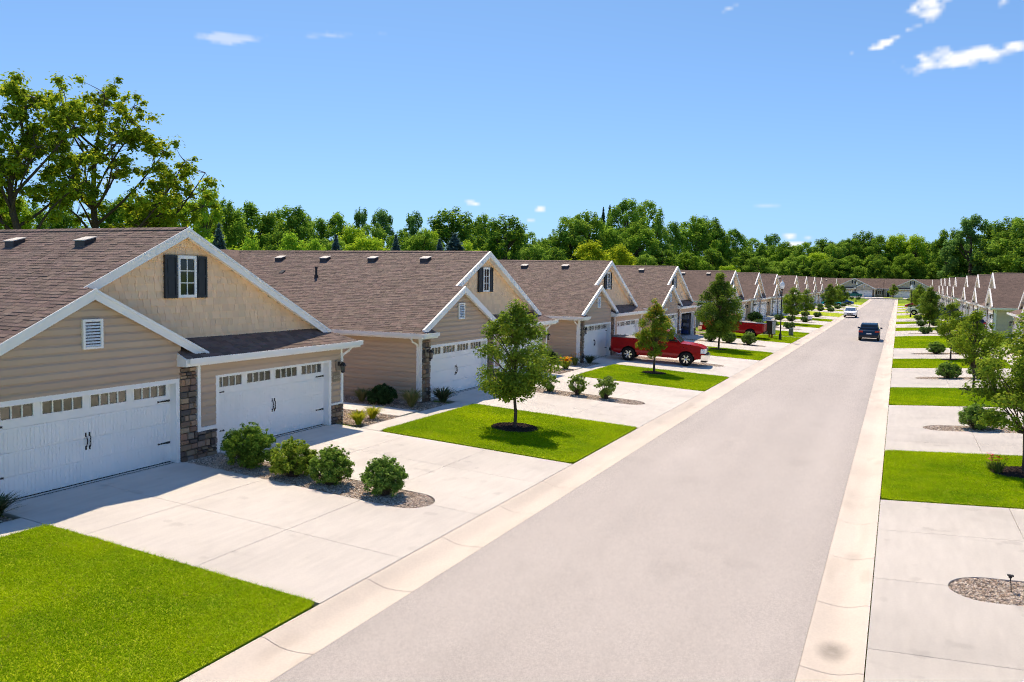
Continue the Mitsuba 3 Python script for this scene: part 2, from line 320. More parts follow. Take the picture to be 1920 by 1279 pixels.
def garage_door(P, uc, lod):
    d = P.name('garage_door'); vd = .2; hw = 2.44
    for i in range(4):
        z0, z1 = .01 + i * .53, .01 + (i + 1) * .53 - .007; mb = MB()
        if i < 3:
            mb.box(uc - hw, uc + hw, vd, vd + .05, z0, z1)
            if lod < 1:
                for q in range(8):
                    a, b = uc - hw + .02 + q * .606, uc - hw + .02 + q * .606 + .596
                    for t in range(6):
                        w = (b - a - .03) / 6; mb.box(a + .015 + t * w + .004, a + .015 + (t + 1) * w - .004, vd - .010, vd, z0 + .035, z1 - .035)
        else:
            cs = [uc + x for x in (-1.845, -.625, .595, 1.815)]; e = uc - hw
            for c in cs:
                mb.box(e, c - .5, vd, vd + .05, z0, z1); mb.box(c - .5, c + .5, vd, vd + .05, z0, z0 + .205); mb.box(c - .5, c + .5, vd, vd + .05, z1 - .03, z1); e = c + .5
            mb.box(e, uc + hw, vd, vd + .05, z0, z1)
        P.add(f'{d}__panel', mb, 'white')
    for c in (uc - 1.845, uc - .625, uc + .595, uc + 1.815):
        z0, z1 = 1.805, 2.095; fr = MB()
        fr.box(c - .53, c + .53, vd - .016, vd + .01, z0 - .03, z0 + .004).box(c - .53, c + .53, vd - .016, vd + .01, z1 - .004, z1 + .03)
        for s in (-1, 1): fr.box(c + s * .53 - .02 * (s > 0) - .0 * s - (.012 if s > 0 else 0), c + s * .53 + (.032 if s < 0 else 0), vd - .016, vd + .01, z0 + .004, z1 - .004)
        for q in (-.25, 0, .25): fr.box(c + q - .014, c + q + .014, vd - .012, vd + .01, z0 + .004, z1 - .004)
        P.add(f'{d}__window_frame', fr, 'white')
        for q in range(4):
            a = c - .5 + q * .25; P.add(f'{d}__pane', MB().box(a + (0 if q == 0 else .014), a + .25 - (0 if q == 3 else .014), vd + .012, vd + .02, z0 + .004, z1 - .004), 'pane')
    P.add(f'{d}__bottom_seal', MB().box(uc - hw, uc + hw, vd - .012, vd + .03, -.004, .028, (.02, .022, .022)).box(uc - hw, uc + hw, vd - .16, vd - .012, -.002, .004, (.05, .06, .06)), 'vc')
    for s in (-1, 1):
        for z in (.54, 1.66):
            h = MB(); e = uc + s * hw
            h.hexas([[(e, vd - .012, z - .03), (e - s * .36, vd - .012, z - .012), (e - s * .36, vd - .002, z - .012), (e, vd - .002, z - .03), (e, vd - .012, z + .03), (e - s * .36, vd - .012, z + .012), (e - s * .36, vd - .002, z + .012), (e, vd - .002, z + .03)]], (.02, .02, .022))
            h.box(min(e - s * .40, e - s * .35), max(e - s * .40, e - s * .35), vd - .014, vd - .002, z - .022, z + .022, (.02, .02, .022))
            P.add(f'{d}__hinge', h, 'vc_satin')
        h = MB(); b = uc + s * .05
        h.tube([(b, vd - .01, .84), (b, vd - .05, .90), (b - s * .01, vd - .06, 1.0), (b, vd - .05, 1.10), (b, vd - .01, 1.16)], .013, 6, (.02, .02, .022))
        for z in (.84, 1.16): h.hexas([[(b - .022, vd - .012, z - .05), (b + .022, vd - .012, z - .05), (b + .022, vd, z - .05), (b - .022, vd, z - .05), (b - .022, vd - .012, z + .05), (b + .022, vd - .012, z + .05), (b + .022, vd, z + .05), (b - .022, vd, z + .05)]], (.02, .02, .022))
        P.add(f'{d}__handle', h, 'vc_satin')
def door_trim(P, uc):
    t = MB(); t.box(uc - 2.565, uc - 2.44, -.035, .25, 0, 2.25).box(uc + 2.44, uc + 2.565, -.035, .25, 0, 2.25).box(uc - 2.44, uc + 2.44, -.035, .25, 2.135, 2.25)
    P.add('door_frame', t, 'white')
def lantern(P, u, z=2.0):
    n = P.name('wall_lantern'); k = (.012, .012, .014); v = -.115
    m = MB().box(u - .10, u + .10, -.115, -.05, z - .17, z + .17, (.30, .25, .19)).box(u - .055, u + .055, -.135, -.115, z - .02, z + .12, k)
    m.tube([(u, v - .01, z + .06), (u, v - .09, z + .12), (u, v - .17, z + .10)], .016, 6, k)
    m.lathe([(0, .13), (.05, .10), (.11, .02), (.12, .0), (.0, -.01)], 10, k, at=(u, v - .17, z)); m.lathe([(0, -.20), (.07, -.20), (.075, -.225), (.03, -.25), (0, -.25)], 10, k, at=(u, v - .17, z))
    for i in range(4):
        a = math.pi / 4 + i * math.pi / 2; m.tube([(u + .085 * math.cos(a), v - .17 + .085 * math.sin(a), z), (u + .062 * math.cos(a), v - .17 + .062 * math.sin(a), z - .2)], .007, 4, k)
    P.add(f'{n}__bracket', m, 'vc_satin'); g = MB(); g.lathe([(0, 0), (.078, 0), (.056, -.2), (0, -.2)], 8, at=(u, v - .17, z)); P.add(f'{n}__glass', g, 'frosted', smooth=30)
def sloped(mb, a, b, v0, v1, drop0, drop1, zf, c=W2):
    """A board along a roof edge from u=a to u=b, between drop0 and drop1 under the slope."""
    (ua, za), (ub, zb) = (a, zf(a, 0)), (b, zf(b, 0))
    mb.hexas([[(ua, v0, za - drop1), (ub, v0, zb - drop1), (ub, v1, zb - drop1), (ua, v1, za - drop1), (ua, v0, za - drop0), (ub, v0, zb - drop0), (ub, v1, zb - drop0), (ua, v1, za - drop0)]], c)
def build_house(lod, side, near=None, open_door=False, number=False):
    P = Proto(xf_for(side)); rng = np.random.default_rng(11); wallc = SIDING if side == 'L' else (.50, .44, .34)
    plain = (.31, .26, .20)
    # walls
    w = MB(); t = .16
    for a, b in ((UL, -2.565), (2.565, 3.84), (8.97, UR)): w.box(a, b, 0, t, -.3, 2.25, plain)
    w.box(UL, UR, 0, t, 2.25, 2.6, plain)
    w.poly(Polygon([(-2.6, 0), (2.6, 0), (2.6, t), (-2.6, t)]), lambda u, v: 4.50 - KR * np.abs(u), lambda u, v: u * 0 + 2.6, plain)
    w.hexas([[(-2.6, 0, 2.6), (0, 0, 2.6), (0, t, 2.6), (-2.6, t, 2.6), (-2.6, 0, 3.18), (0, 0, 4.5), (0, t, 4.5), (-2.6, t, 3.18)], [(0, 0, 2.6), (2.6, 0, 2.6), (2.6, t, 2.6), (0, t, 2.6), (0, 0, 4.5), (2.6, 0, 3.18), (2.6, t, 3.18), (0, t, 4.5)]], plain) if False else None
    w.box(UL, UL + t, t, 9.4, -.3, 2.6, plain).box(UR - t, UR, t, 9.4, -.3, 2.6, plain)
    w.box(-5.75, UL, 9.3, 9.46, -.3, 2.6, plain).box(UR, 12.08, 9.3, 9.46, -.3, 2.6, plain)
    w.hexas([[(-2.9, .57, 3.05), (9.3, .57, 3.05), (9.3, .7, 3.05), (-2.9, .7, 3.05), (3.15, .57, 6.15), (3.25, .57, 6.15), (3.25, .7, 6.15), (3.15, .7, 6.15)]], plain)
    w.box(-5.75, 12.08, 22.2, 22.35, -.3, 2.6, plain)
    for u in (-5.75, 11.93):
        w.poly(Polygon([(u, 9.46), (u + .15, 9.46), (u + .15, 22.2), (u, 22.2)]), lambda a, b: 2.6 + 0 * a, lambda a, b: -.3 + 0 * a, plain)
        w.hexas([[(u, 9.4, 2.6), (u + .15, 9.4, 2.6), (u + .15, 22.2, 2.6), (u, 22.2, 2.6), (u, 15.75, 6.0), (u + .15, 15.75, 6.0), (u + .15, 15.85, 6.0), (u, 15.85, 6.0)]], plain)
    P.add('wall', w, 'vc')
    near2 = lod < 2
    # siding
    fp = lambda a, d, z: (a, -d, z)
    tri = Polygon([(-2.62, 2.25), (2.62, 2.25), (2.62, 3.22), (0, 4.52), (-2.62, 3.22)])
    emit(P, 'wall__siding_plank', 'siding', plank_rows(tri, fp, rng, base=wallc), lod < 2, stuff_name='wall__siding')
    rest = shapely.union_all([sbox(3.22, .82, 3.84, 2.6), sbox(3.84, 2.25, 8.97, 2.6), sbox(8.97, .72, UR - .06, 2.6)])
    emit(P, 'wall__siding_plank', 'siding', plank_rows(rest, fp, rng, base=wallc if side == 'L' else (.52, .42, .30)), lod < 2, stuff_name='wall__siding')
    for u, sg in ((UL, -1), (UR, 1)):
        pl = plank_rows(sbox(.08, -.1, 9.3, 2.6), lambda a, d, z, u=u, sg=sg: (u + sg * d, a, z), rng, base=(.54, .405, .285) if side == 'L' else (.62, .54, .41))
        emit(P, 'wall__siding_plank', 'siding', pl, lod < 2 and sg < 0, stuff_name='wall__siding')
    emit(P, '', 'siding', plank_rows(shapely.union_all([sbox(-5.7, 0, UL - .05, 2.6), sbox(UR + .05, 0, 12.0, 2.6)]), lambda a, d, z: (a, 9.3 - d, z), rng, base=wallc), False, stuff_name='wall__siding')
    # shakes on the large gable
    pieces = []; z = 3.16
    gable = Polygon([(-2.6, 3.16), (9.0, 3.16), (3.2, 6.10)])
    while z < 6.05:
        a = -2.7 - rng.uniform(0, .2)
        while a < 9.1:
            b = a + rng.uniform(.13, .30); g = sbox(a + .004, z - rng.uniform(0, .012), b - .004, z + .2).intersection(gable); a = b
            if g.area < .006 or g.geom_type != 'Polygon' or len(g.exterior.coords) > 6: continue
            q = np.array(g.exterior.coords)[:-1]
            if shapely.geometry.polygon.signed_area(g.exterior) < 0: q = q[::-1]
            if len(q) == 3: q = np.vstack([q, q[-1] + 1e-4])
            if len(q) == 5:
                x0, y0, x1, y1 = g.bounds; q = q[[0, 1, 2, 3]] if False else np.array([(x0, y0), (x1, y0), (x1, min(y1, max(y0 + .01, (6.1 - KR * abs(x1 - 3.2))))), (x0, min(y1, max(y0 + .01, (6.1 - KR * abs(x0 - 3.2)))))])
            d = np.interp(q[:, 1] - z, [0, .2], [.042 if lod == 0 else .022, .008]) + rng.uniform(-.003, .003)
            pieces.append(([np.vstack([np.c_[q[:, 0], np.full(4, .571), q[:, 1]], np.c_[q[:, 0], .57 - d, q[:, 1]]])], tone(rng, SHAKE if side == 'L' else (.50, .45, .36), .07, .012)))
        z += .2
    pieces = [(p, c) for p, c in pieces if p[0][:, 2].max() > 4.62 - KR * max(p[0][:, 0].min(), 0) - .15 or p[0][:, 0].min() > 3.0]
    emit(P, 'gable__shake', 'gable', pieces, lod == 0, stuff_name='gable__shakes')
    # roof deck
    r = MB()
    for k, g in POLY.items():
        zf = roofz['PF' if k == 'PFL' else k]; r.poly(g, lambda u, v, zf=zf: zf(u, v) - .004, lambda u, v, zf=zf: zf(u, v) - .11, BROWN)
    P.add('roof', r, 'roof_far')
    if lod < 2:
        planes = [('PL', 'PL'), ('PR', 'PR'), ('PF', 'PF'), ('PF', 'PFL'), ('PS', 'PS')] + ([('RF', 'RF')] if lod == 0 else [])
        pcs, cols, rest = [], [], MB()
        for plane, pk in planes:
            A, cut, C = shingles(plane, POLY[pk], np.random.default_rng(3 + len(pk) + ord(plane[1])))
            if len(A): pcs.append(A); cols.append(C)
            for g, lift, h0, h1, c in cut:
                zf = roofz[plane]
                rest.poly(g, lambda u, v: zf(u, v) + np.interp(run[plane](u, v), [h0, h1], [lift, .001]), lambda u, v: zf(u, v) - .003, c)
        A, C = np.vstack(pcs), np.vstack(cols); own = np.zeros(len(A), bool)
        if lod == 0:      # the 300 tabs that show largest, by distance from the camera
            cen = A.mean(1); X = np.c_[XL - cen[:, 1], Y0 + cen[:, 0], cen[:, 2]] - np.array([0, 0, CAM_Z])
            dep = X @ FWD; sx = 960 + FOC * (X @ RIGHT) / dep
            vis = (sx > 4) & (A[:, :, 0].max(1) < 3.2) & (cen[:, 1] < 15)
            own[np.argsort(np.where(vis, np.linalg.norm(X, axis=1), 1e9))[:300]] = True
            for p, c in zip(A[own], C[own]): P.add('roof__shingle', MB().hexas([p], c), 'vc')
        rest.hexas(A[~own], C[~own]); P.add('roof__shingles', rest, 'vc', stuff=True)
    cap = MB()      # ridge caps
    if lod < 2:
        for i in range(52):
            a = .32 + i * .295
            for s in (-1, 1): cap.hexas([[(3.2, a, 6.268), (3.2 + s * .15, a, 6.192), (3.2 + s * .15, a + .29, 6.192), (3.2, a + .29, 6.268), (3.2, a, 6.296), (3.2 + s * .15, a, 6.220), (3.2 + s * .15, a + .29, 6.212), (3.2, a + .29, 6.288)]], tone(rng, BROWN, .25))
    else:
        for s in (-1, 1): cap.hexas([[(3.2, .3, 6.26), (3.2 + s * .15, .3, 6.185), (3.2 + s * .15, 15.6, 6.185), (3.2, 15.6, 6.26), (3.2, .3, 6.285), (3.2 + s * .15, .3, 6.21), (3.2 + s * .15, 15.6, 6.21), (3.2, 15.6, 6.285)]], BROWN)
    P.add('roof__ridge_cap', cap, 'vc')
    # trim
    PLz, PRz, PSz = roofz['PL'], roofz['PR'], roofz['PS']
    for a, b, v, zf in ((0, -3.40, -.16, PLz), (0, 3.44, -.16, PSz), (.02, 3.2, .30, PLz), (9.34, 3.2, .30, PRz)):
        m = MB(); sloped(m, a, b, v - .028, v + .0, .0, .235, zf); (sloped(m, a, b, v - .055, v - .029, -.022, .06, zf) if lod == 0 else sloped(m, a, b, v - .11, v - .029, -.02, .25, zf)); P.add('rake_board', m, 'white')
        m = MB(); sloped(m, a, b, v + .001, v + (.15 if v < 0 else .26), .13, .16, zf); P.add('rake_soffit', m, 'white')
    for pts in ([(2.54, -.35), (U_R + .0, -.35), (U_R, 8.7)], [(-2.54, -.35), (U_L, -.35), (U_L, 8.7)]):
        m = MB(); sg = 1 if pts[0][0] > 0 else -1; e0, e1 = pts[0][0], pts[1][0]
        a, b = sorted((e0, e1 + sg * .12))
        m.box(a, b, -.47, -.458, 2.655, 2.80).box(a, b, -.458, -.362, 2.655, 2.667).box(a, b, -.485, -.47, 2.772, 2.80)
        m.box(a, b, -.36, -.335, 2.58, 2.775)
        m.box(e0 - .006, e0 + .006, -.458, -.36, 2.667, 2.79)
        for q in (np.arange(a + .3, b, .62) if lod == 0 else ()): m.box(q, q + .03, -.458, -.36, 2.775, 2.792)
        P.add('gutter', m, 'white')
        m = MB(); x = e1 + sg * .108; lo, hi = sorted((x, x + sg * .012)); m.box(lo, hi, -.458, 8.8, 2.655, 2.80)
        lo, hi = sorted((e1 + sg * .012, x)); m.box(lo, hi, -.458, 8.8, 2.655, 2.667); lo, hi = sorted((e1 - sg * .015, e1 + sg * .01)); m.box(lo, hi, -.335, 8.8, 2.58, 2.775)
        lo, hi = sorted((e1 + sg * .12, e1 + sg * .135)); m.box(lo, hi, -.47, 8.8, 2.772, 2.80)
        for q in (np.arange(.3, 8.8, .62) if lod == 0 else ()): lo, hi = sorted((e1 + sg * .012, x)); m.box(lo, hi, q, q + .03, 2.775, 2.792)
        P.add('gutter', m, 'white')
        s = MB(); a, b = sorted((e0, e1)); s.box(a, b, -.335, .0, 2.575, 2.60); wall_u = UL if sg < 0 else UR; a, b = sorted((wall_u, e1 - sg * .015)); s.box(a, b, .0, 8.8, 2.575, 2.60); P.add('soffit', s, 'white')
        c = MB(); c.hexas([[(e0, -.36, 2.575), (e0, .0, 2.575), (e0 - sg * .05, .0, 2.575), (e0 - sg * .05, -.36, 2.575), (e0, -.36, 2.77), (e0, .0, 2.94), (e0 - sg * .05, .0, 2.94), (e0 - sg * .05, -.36, 2.77)]]); P.add('cornice_return', c, 'white')
    m = MB(); m.box(-5.8, 12.13, 8.72, 8.74, 2.66, 2.80).box(-5.8, 12.13, 8.74, 8.86, 2.6, 2.67); P.add('gutter', m, 'white')
    for u, sg in ((UR, 1), (UL, -1)):
        m = MB(); du = u + sg * .03; m.box(du - .035, du + .035, -.06 if sg > 0 else .10, .02 if sg > 0 else .18, .03, 2.2)
        v = -.02 if sg > 0 else .14
        m.tube([(du, v, 2.18), (du + sg * .06, v, 2.33), (du + sg * .40, v, 2.45), (U_R + .05 if sg > 0 else U_L - .05, v, 2.56), (U_R + .05 if sg > 0 else U_L - .05, v, 2.66)], .04, 8); P.add('downspout', m, 'white')
        m = MB(); m.box(u - .045, u + .045, -.04, .045, .02 if sg < 0 else .72, 2.575)
        if sg < 0: m.box(u - .04, u + .02, .045, .10, .02, 2.575)
        P.add('corner_board', m, 'white')
    m = MB(); m.box(3.12, 3.22, -.11, -.0, .72, 2.575).box(3.22, 3.84, -.085, 0, .72, .82); P.add('trim_board', m, 'white')
    m = MB(); m.box(8.975, UR + .02, -.09, 0, .66, .72); P.add('trim_board', m, 'white')
    # stone
    for a, b, z0, z1, nm in ((2.57, 3.115, -.25, 2.57, 'stone_column'), (3.125, 3.835, -.25, .715, 'stone_base'), (8.975, UR + .05, -.25, .655, 'stone_base'), (-3.2, -2.57, -.25, 2.57, 'stone_column')):
        n = P.name(nm)
        emit(P, f'{n}__stone', n, stones(a, b, z0, z1, fp, rng, (.13, .34)), lod == 0 or (lod == 1 and nm == 'stone_column' and a < 0 and near == 'stone'), stuff_name=f'{n}__stonework')
    # doors
    garage_door(P, 0, lod); door_trim(P, 0); door_trim(P, 6.405)
    if not open_door: garage_door(P, 6.405, lod)
    bx = MB()
    for uc in (0, 6.405):
        a, b = uc - 2.56, uc + 2.56; bx.box(a, b, 6.0, 6.1, 0, 2.5, (.16, .15, .145)).box(a - .05, a, .3, 6, 0, 2.5, (.16, .15, .145)).box(b, b + .05, .3, 6, 0, 2.5, (.16, .15, .145)).box(a, b, .26, 6, 2.5, 2.56, (.16, .15, .145)).box(a, b, .27, 6, -.05, .0, (.3, .28, .26))
    P.add('garage_room', bx, 'vc')
    lantern(P, 9.27); lantern(P, -2.9)
    # window with shutters, louvre
    wn = P.name('window'); f = MB(); v = .465
    f.box(3.0, 3.63, v - .03, .57, 5.43, 5.52).box(3.0, 3.63, v - .03, .57, 4.37, 4.45).box(3.0, 3.07, v - .03, .57, 4.45, 5.43).box(3.56, 3.63, v - .03, .57, 4.45, 5.43)
    f.box(3.303, 3.327, v - .018, .52, 4.45, 5.43)
    for z in (4.777, 5.103): f.box(3.07, 3.56, v - .016, .519, z - .012, z + .012)
    P.add(f'{wn}__frame', f, 'white')
    for i in range(2):
        for j in range(3): P.add(f'{wn}__pane', MB().box(3.07 + i * .257, 3.303 + i * .257, v, v + .01, 4.45 + j * .326 + .012 * (j > 0), 4.765 + j * .326), 'dark_glass')
    for a, b in ((2.585, 2.99), (3.64, 4.045)):
        m = MB(); k = (.016, .021, .030); m.box(a, b, .485, .53, 4.36, 5.52, k)
        m.box(a, a + .06, .465, .485, 4.36, 5.52, k).box(b - .06, b, .465, .485, 4.36, 5.52, k)
        for z0, z1 in ((4.36, 4.44), (4.93, 5.0), (5.45, 5.52)): m.box(a + .06, b - .06, .465, .485, z0, z1, k)
        for z0, z1 in ((4.48, 4.89), (5.04, 5.41)): m.box(a + .10, b - .10, .472, .485, z0, z1, k)
        P.add('shutter', m, 'vc_satin')
    lv = P.name('louver'); f = MB(); f.box(-.28, .25, -.10, -.03, 3.23, 3.28).box(-.28, .25, -.10, -.03, 3.87, 3.93).box(-.28, -.22, -.10, -.03, 3.28, 3.87).box(.19, .25, -.10, -.03, 3.28, 3.87); P.add(f'{lv}__frame', f, 'white'); P.add(f'{lv}__screen', MB().box(-.22, .19, -.062, -.052, 3.28, 3.87, (.10, .10, .12)), 'vc')
    for i in range(8):
        z = 3.29 + i * .072; P.add(f'{lv}__slat', MB().hexas([[(-.22, -.098, z), (.19, -.098, z), (.19, -.090, z), (-.22, -.090, z), (-.22, -.070, z + .040), (.19, -.070, z + .040), (.19, -.064, z + .040), (-.22, -.064, z + .040)]]), 'white')
    for u, v in VENTS:
        z = PLz(u, v); n = P.name('roof_vent'); m = MB(); c = (.05, .045, .045)
        m.hexas([[(u - .20, v - .20, z - .13), (u + .16, v - .20, z + .06), (u + .16, v + .20, z + .06), (u - .20, v + .20, z - .13), (u - .20, v - .20, z + .07), (u + .16, v - .20, z + .17), (u + .16, v + .20, z + .17), (u - .20, v + .20, z + .07)]], c)
        P.add(f'{n}__box', m, 'vc_satin'); m = MB(); m.hexas([[(u - .23, v - .23, z + .065), (u + .18, v - .23, z + .18), (u + .18, v + .23, z + .18), (u - .23, v + .23, z + .065), (u - .23, v - .23, z + .09), (u + .18, v - .23, z + .205), (u + .18, v + .23, z + .205), (u - .23, v + .23, z + .09)]], (.62, .57, .50)); P.add(f'{n}__cover', m, 'vc')
    if near == 'stone' or lod == 0:
        z = PLz(.52, 8.26); m = MB().tube([(.52, 8.26, z - .1), (.52, 8.26, z + .48)], .055, 10, (.015, .015, .02)).tube([(.52, 8.26, z - .05), (.52, 8.26, z + .12)], .10, 10, (.015, .015, .02)).tube([(.52, 8.26, z + .44), (.52, 8.26, z + .52)], .075, 10, (.015, .015, .02)); P.add('vent_pipe', m, 'vc_satin')
        z = PLz(.92, 10.75); m = MB().hexas([[(.80, 10.6, z - .12), (1.05, 10.6, z + .02), (1.05, 10.85, z + .02), (.80, 10.85, z - .12), (.82, 10.62, z + .0), (1.05, 10.62, z + .14), (1.05, 10.83, z + .14), (.82, 10.83, z + .0)]], (.02, .02, .022)); P.add('flue_cap', m, 'vc_satin')
    # entry in the recess between this house and the next
    en = MB().box(10.2, 11.1, 9.24, 9.30, .02, 2.08, (.03, .035, .045)).box(10.08, 10.2, 9.22, 9.30, .0, 2.2).box(11.1, 11.22, 9.22, 9.30, .0, 2.2).box(10.2, 11.1, 9.22, 9.30, 2.08, 2.2); P.add('entry_door', en, 'vc')
    n = P.name('window'); f = MB(); a, b = -5.3, -3.9
    f.box(a, b, 9.22, 9.3, 2.0, 2.1).box(a, b, 9.22, 9.3, .75, .85).box(a, a + .1, 9.22, 9.3, .85, 2.0).box(b - .1, b, 9.22, 9.3, .85, 2.0).box(-4.63, -4.57, 9.23, 9.3, .85, 2.0); P.add(f'{n}__frame', f, 'white')
    for q in (-5.2, -4.57): P.add(f'{n}__pane', MB().box(q, q + .57, 9.26, 9.28, .85, 2.0), 'dark_glass')
    for q in (-5.68, -3.85): P.add('shutter', MB().box(q, q + .33, 9.20, 9.24, .75, 2.1, (.016, .021, .03)), 'vc_satin')
    if number:
        n = P.name('address_plaque'); m = MB().box(9.03, 9.43, -.055, -.02, 1.44, 1.75, (.30, .25, .18)).box(9.07, 9.39, -.062, -.055, 1.48, 1.71, (.23, .19, .14)); P.add(f'{n}__board', m, 'vc')
        tm = meshkit.text_mesh('1021', .10, .006); tv = np.array(tm.vertices); tv = np.c_[tv[:, 0] - tv[:, 0].mean() + 9.23, -.064 - tv[:, 2], tv[:, 1] + 1.545]; P.add(f'{n}__numbers', MB().add(tv, tm.faces[:, ::-1], (.55, .48, .36)), 'vc')
    return P
PROTO = {('L', 0): build_house(0, 'L', number=True), ('L', 1): build_house(1, 'L', near='stone'), ('L', 2): build_house(1, 'L'), ('L', 3): build_house(1, 'L', open_door=True), ('L', 9): build_house(2, 'L'), ('R', 9): build_house(2, 'R')}
L_TEXT = ['beige gabled house closest to the camera, shake gable with one black-shuttered window', 'beige gabled house behind the first mulched street tree, four box vents on its brown roof',
    'beige gabled house with the red pickup parked at its garage doors', 'beige gabled house with one garage door standing open']
for i, k in enumerate(LEFT_K):
    txt = L_TEXT[i] if i < 4 else f'{ordinal(i)} gabled house from the camera in the long row with shaded garage fronts'
    PROTO[('L', i if i < 4 else 9)].place('house', site('L', k), txt, 'house', 'houses of the row with shaded fronts')
for i, k in enumerate(RIGHT_K):
    PROTO[('R', 9)].place('house', site('R', k), f'{ordinal(i)} gabled house from the camera in the row with sunlit garage fronts', 'house', 'houses of the row with sunlit fronts')
for i, x in enumerate((-28.7, -10.8, 7.2, 25.1)):
    M = T().translate([x, END_Y, END_Z]) @ T().rotate([0, 0, 1], 90)
    txt = ['end-of-street house half hidden behind the shaded row', 'house across the end of the street facing the camera, on the lamp post side', 'house across the end of the street facing the camera, beyond the parked pickups', 'end-of-street house half hidden behind the sunlit row'][i]
    PROTO[('R', 9)].place('house', M, txt, 'house', 'houses across the end of the street')
# ------------------------------------------------------------------ ground, road, gutters
def strip(prof, ys):
    """A sheet from a profile of (x, z) swept along the listed y (with a rise per y)."""
    x, z = np.array(prof).T; V = np.concatenate([np.c_[x, np.full(len(x), y), z + dz] for y, dz in ys]); n, F = len(x), []
    for i in range(len(ys) - 1):
        for j in range(n - 1):
            a = i * n + j; F += [[a, a + 1, a + n + 1], [a, a + n + 1, a + n]]
    return V, F
RISE = lambda y: float(np.interp(y, [0, 225, 292, 5000], [0, 0, .42, .42]))
ys = [(y, RISE(y)) for y in (-60, 0, 225, 245, 265, 285, 292, 320, 1800)]
V, F = strip([(-1500, -.12), (-40, -.10), (-17.0, -.10), (-8.6, -.50), (-8.42, -.68), (-.26, -.68), (-.1, -.50), (8.3, .03), (32, .03), (1500, -.05)], ys)
struct('ground', MB().add(V, F), 'meadow', 'grassy ground under and behind the houses')
road_x = [-7.49, -7.0, -6, -4.28, -2.5, -1.5, -1.07]
ys = [(y, RISE(y)) for y in list(range(-20, 230, 10)) + [245, 265, 284]]
V, F = strip([(x, -.462 + .055 * (1 - ((x + 4.28) / 3.21) ** 2)) for x in road_x], ys)
struct('road', MB().add(V, F), 'asphalt', 'pale grey asphalt street running to the houses at its end')
m = MB(); tail = Polygon([(-7.49, 284.01), (-1.07, 284.01), (-1.07, 292), (-16, 292), (-13, 289), (-9.5, 286.5)]); m.poly(tail, lambda x, y: -.43 + np.interp(y, [225, 292], [0, .42]), lambda x, y: x * 0 - .6)
struct('road_end', m, 'asphalt', 'widened asphalt at the far end of the street')
GX = [0, .10, .22, .36, .50, .64, .80, .94, .985, 1.0]; GZ = [0, -.012, -.05, -.085, -.100, -.098, -.085, -.070, -.068, -.085]
def gutter(name, back, front, label, first):
    joints = [first + i * 2.68 for i in range(-4, 108)]; far = MB(); m0 = None; scene_keys = []
    for i, y0 in enumerate(joints):
        y1 = y0 + 2.68; rows = []
        for y, drop in ((y0 + .002, .012), (y0 + .009, 0), (y1 - .009, 0), (y1 - .002, .012)):
            for a, b in zip(GX, GZ): rows.append((back + (front - back) * a, y, -.393 + b - drop + RISE(y)))
        n, f = len(GX), []
        for r in range(3):
            for j in range(n - 1):
                a = r * n + j; q = [a, a + 1, a + n + 1, a + n]; f += [[q[0], q[1], q[2]], [q[0], q[2], q[3]]] if front > back else [[q[0], q[2], q[1]], [q[0], q[3], q[2]]]
        base = np.array(rows); 
        if y0 < 120: scene[free(f'{name}__slab')] = as_ply(MB().add(base, f), 'gutter_concrete', smooth=35)
        else: far.add(base, f)
    scene[f'{name}__far_slabs'] = as_ply(far, 'gutter_concrete', smooth=35); labels[f'{name}__far_slabs'] = {'kind': 'stuff'}
    tag(name, label, kind='structure')
gutter('gutter', -8.475, -7.485, 'tan concrete gutter with joints along the shaded row of houses', 17.25)
gutter('gutter_001', -.205, -1.075, 'tan concrete gutter with dark oil stain along the sunlit row of houses', 14.86)

# ------------------------------------------------------------------ driveways, walks, beds and lawns: local u along the street, d from the garage fronts to the street
D_STREET = {'L': 8.704, 'R': 8.646}
def bed_poly(side, tip): return shapely.union_all([sbox(2.66, .02, 3.96, tip - .65), Point(3.31, tip - .65).buffer(.65, 16)])
def slab_mesh(polys, side, top=0.0, thick=.09):
    s = SLOPE[side]; m = MB()
    for g in polys: m.poly(g, lambda u, d: -s * d + top, lambda u, d: -s * d + top - thick)
    return m
def xf_site(side):
    if side == 'L': return lambda v, f: (np.stack([v[:, 1], v[:, 0], v[:, 2]], 1), f[:, ::-1])
    return lambda v, f: (np.stack([-v[:, 1], v[:, 0], v[:, 2]], 1), f)
def driveway(side, u0, u1):
    D = D_STREET[side]; P = Proto(xf_site(side)); bed = bed_poly(side, 7.37 if side == 'L' else 7.4)
    us = [(u0, .04), (.04, 3.31), (3.31, 6.62), (6.62, u1)]; ds = [(-.02, 2.88), (2.88, 5.84), (5.84, D)]
    for a, b in us:
        for c, d in ds:
            g = sbox(a, c, b, d).buffer(-.006, join_style=2).difference(bed.buffer(.012))
            if a > 3.3 or b < 3.32: pass
            P.add('slab', slab_mesh([g], side, 0), (('concrete', 'concrete_b', 'concrete_b') if side == 'L' else ('concrete_c', 'concrete_d', 'concrete_c'))[int(a * 7 + c * 3 + 20) % 3])
    P.add('slab', slab_mesh([sbox(-2.43, -.2, 2.43, -.03), sbox(3.98, -.2, 8.83, -.03)], side, 0), 'concrete' if side == 'L' else 'concrete_c')
    return P
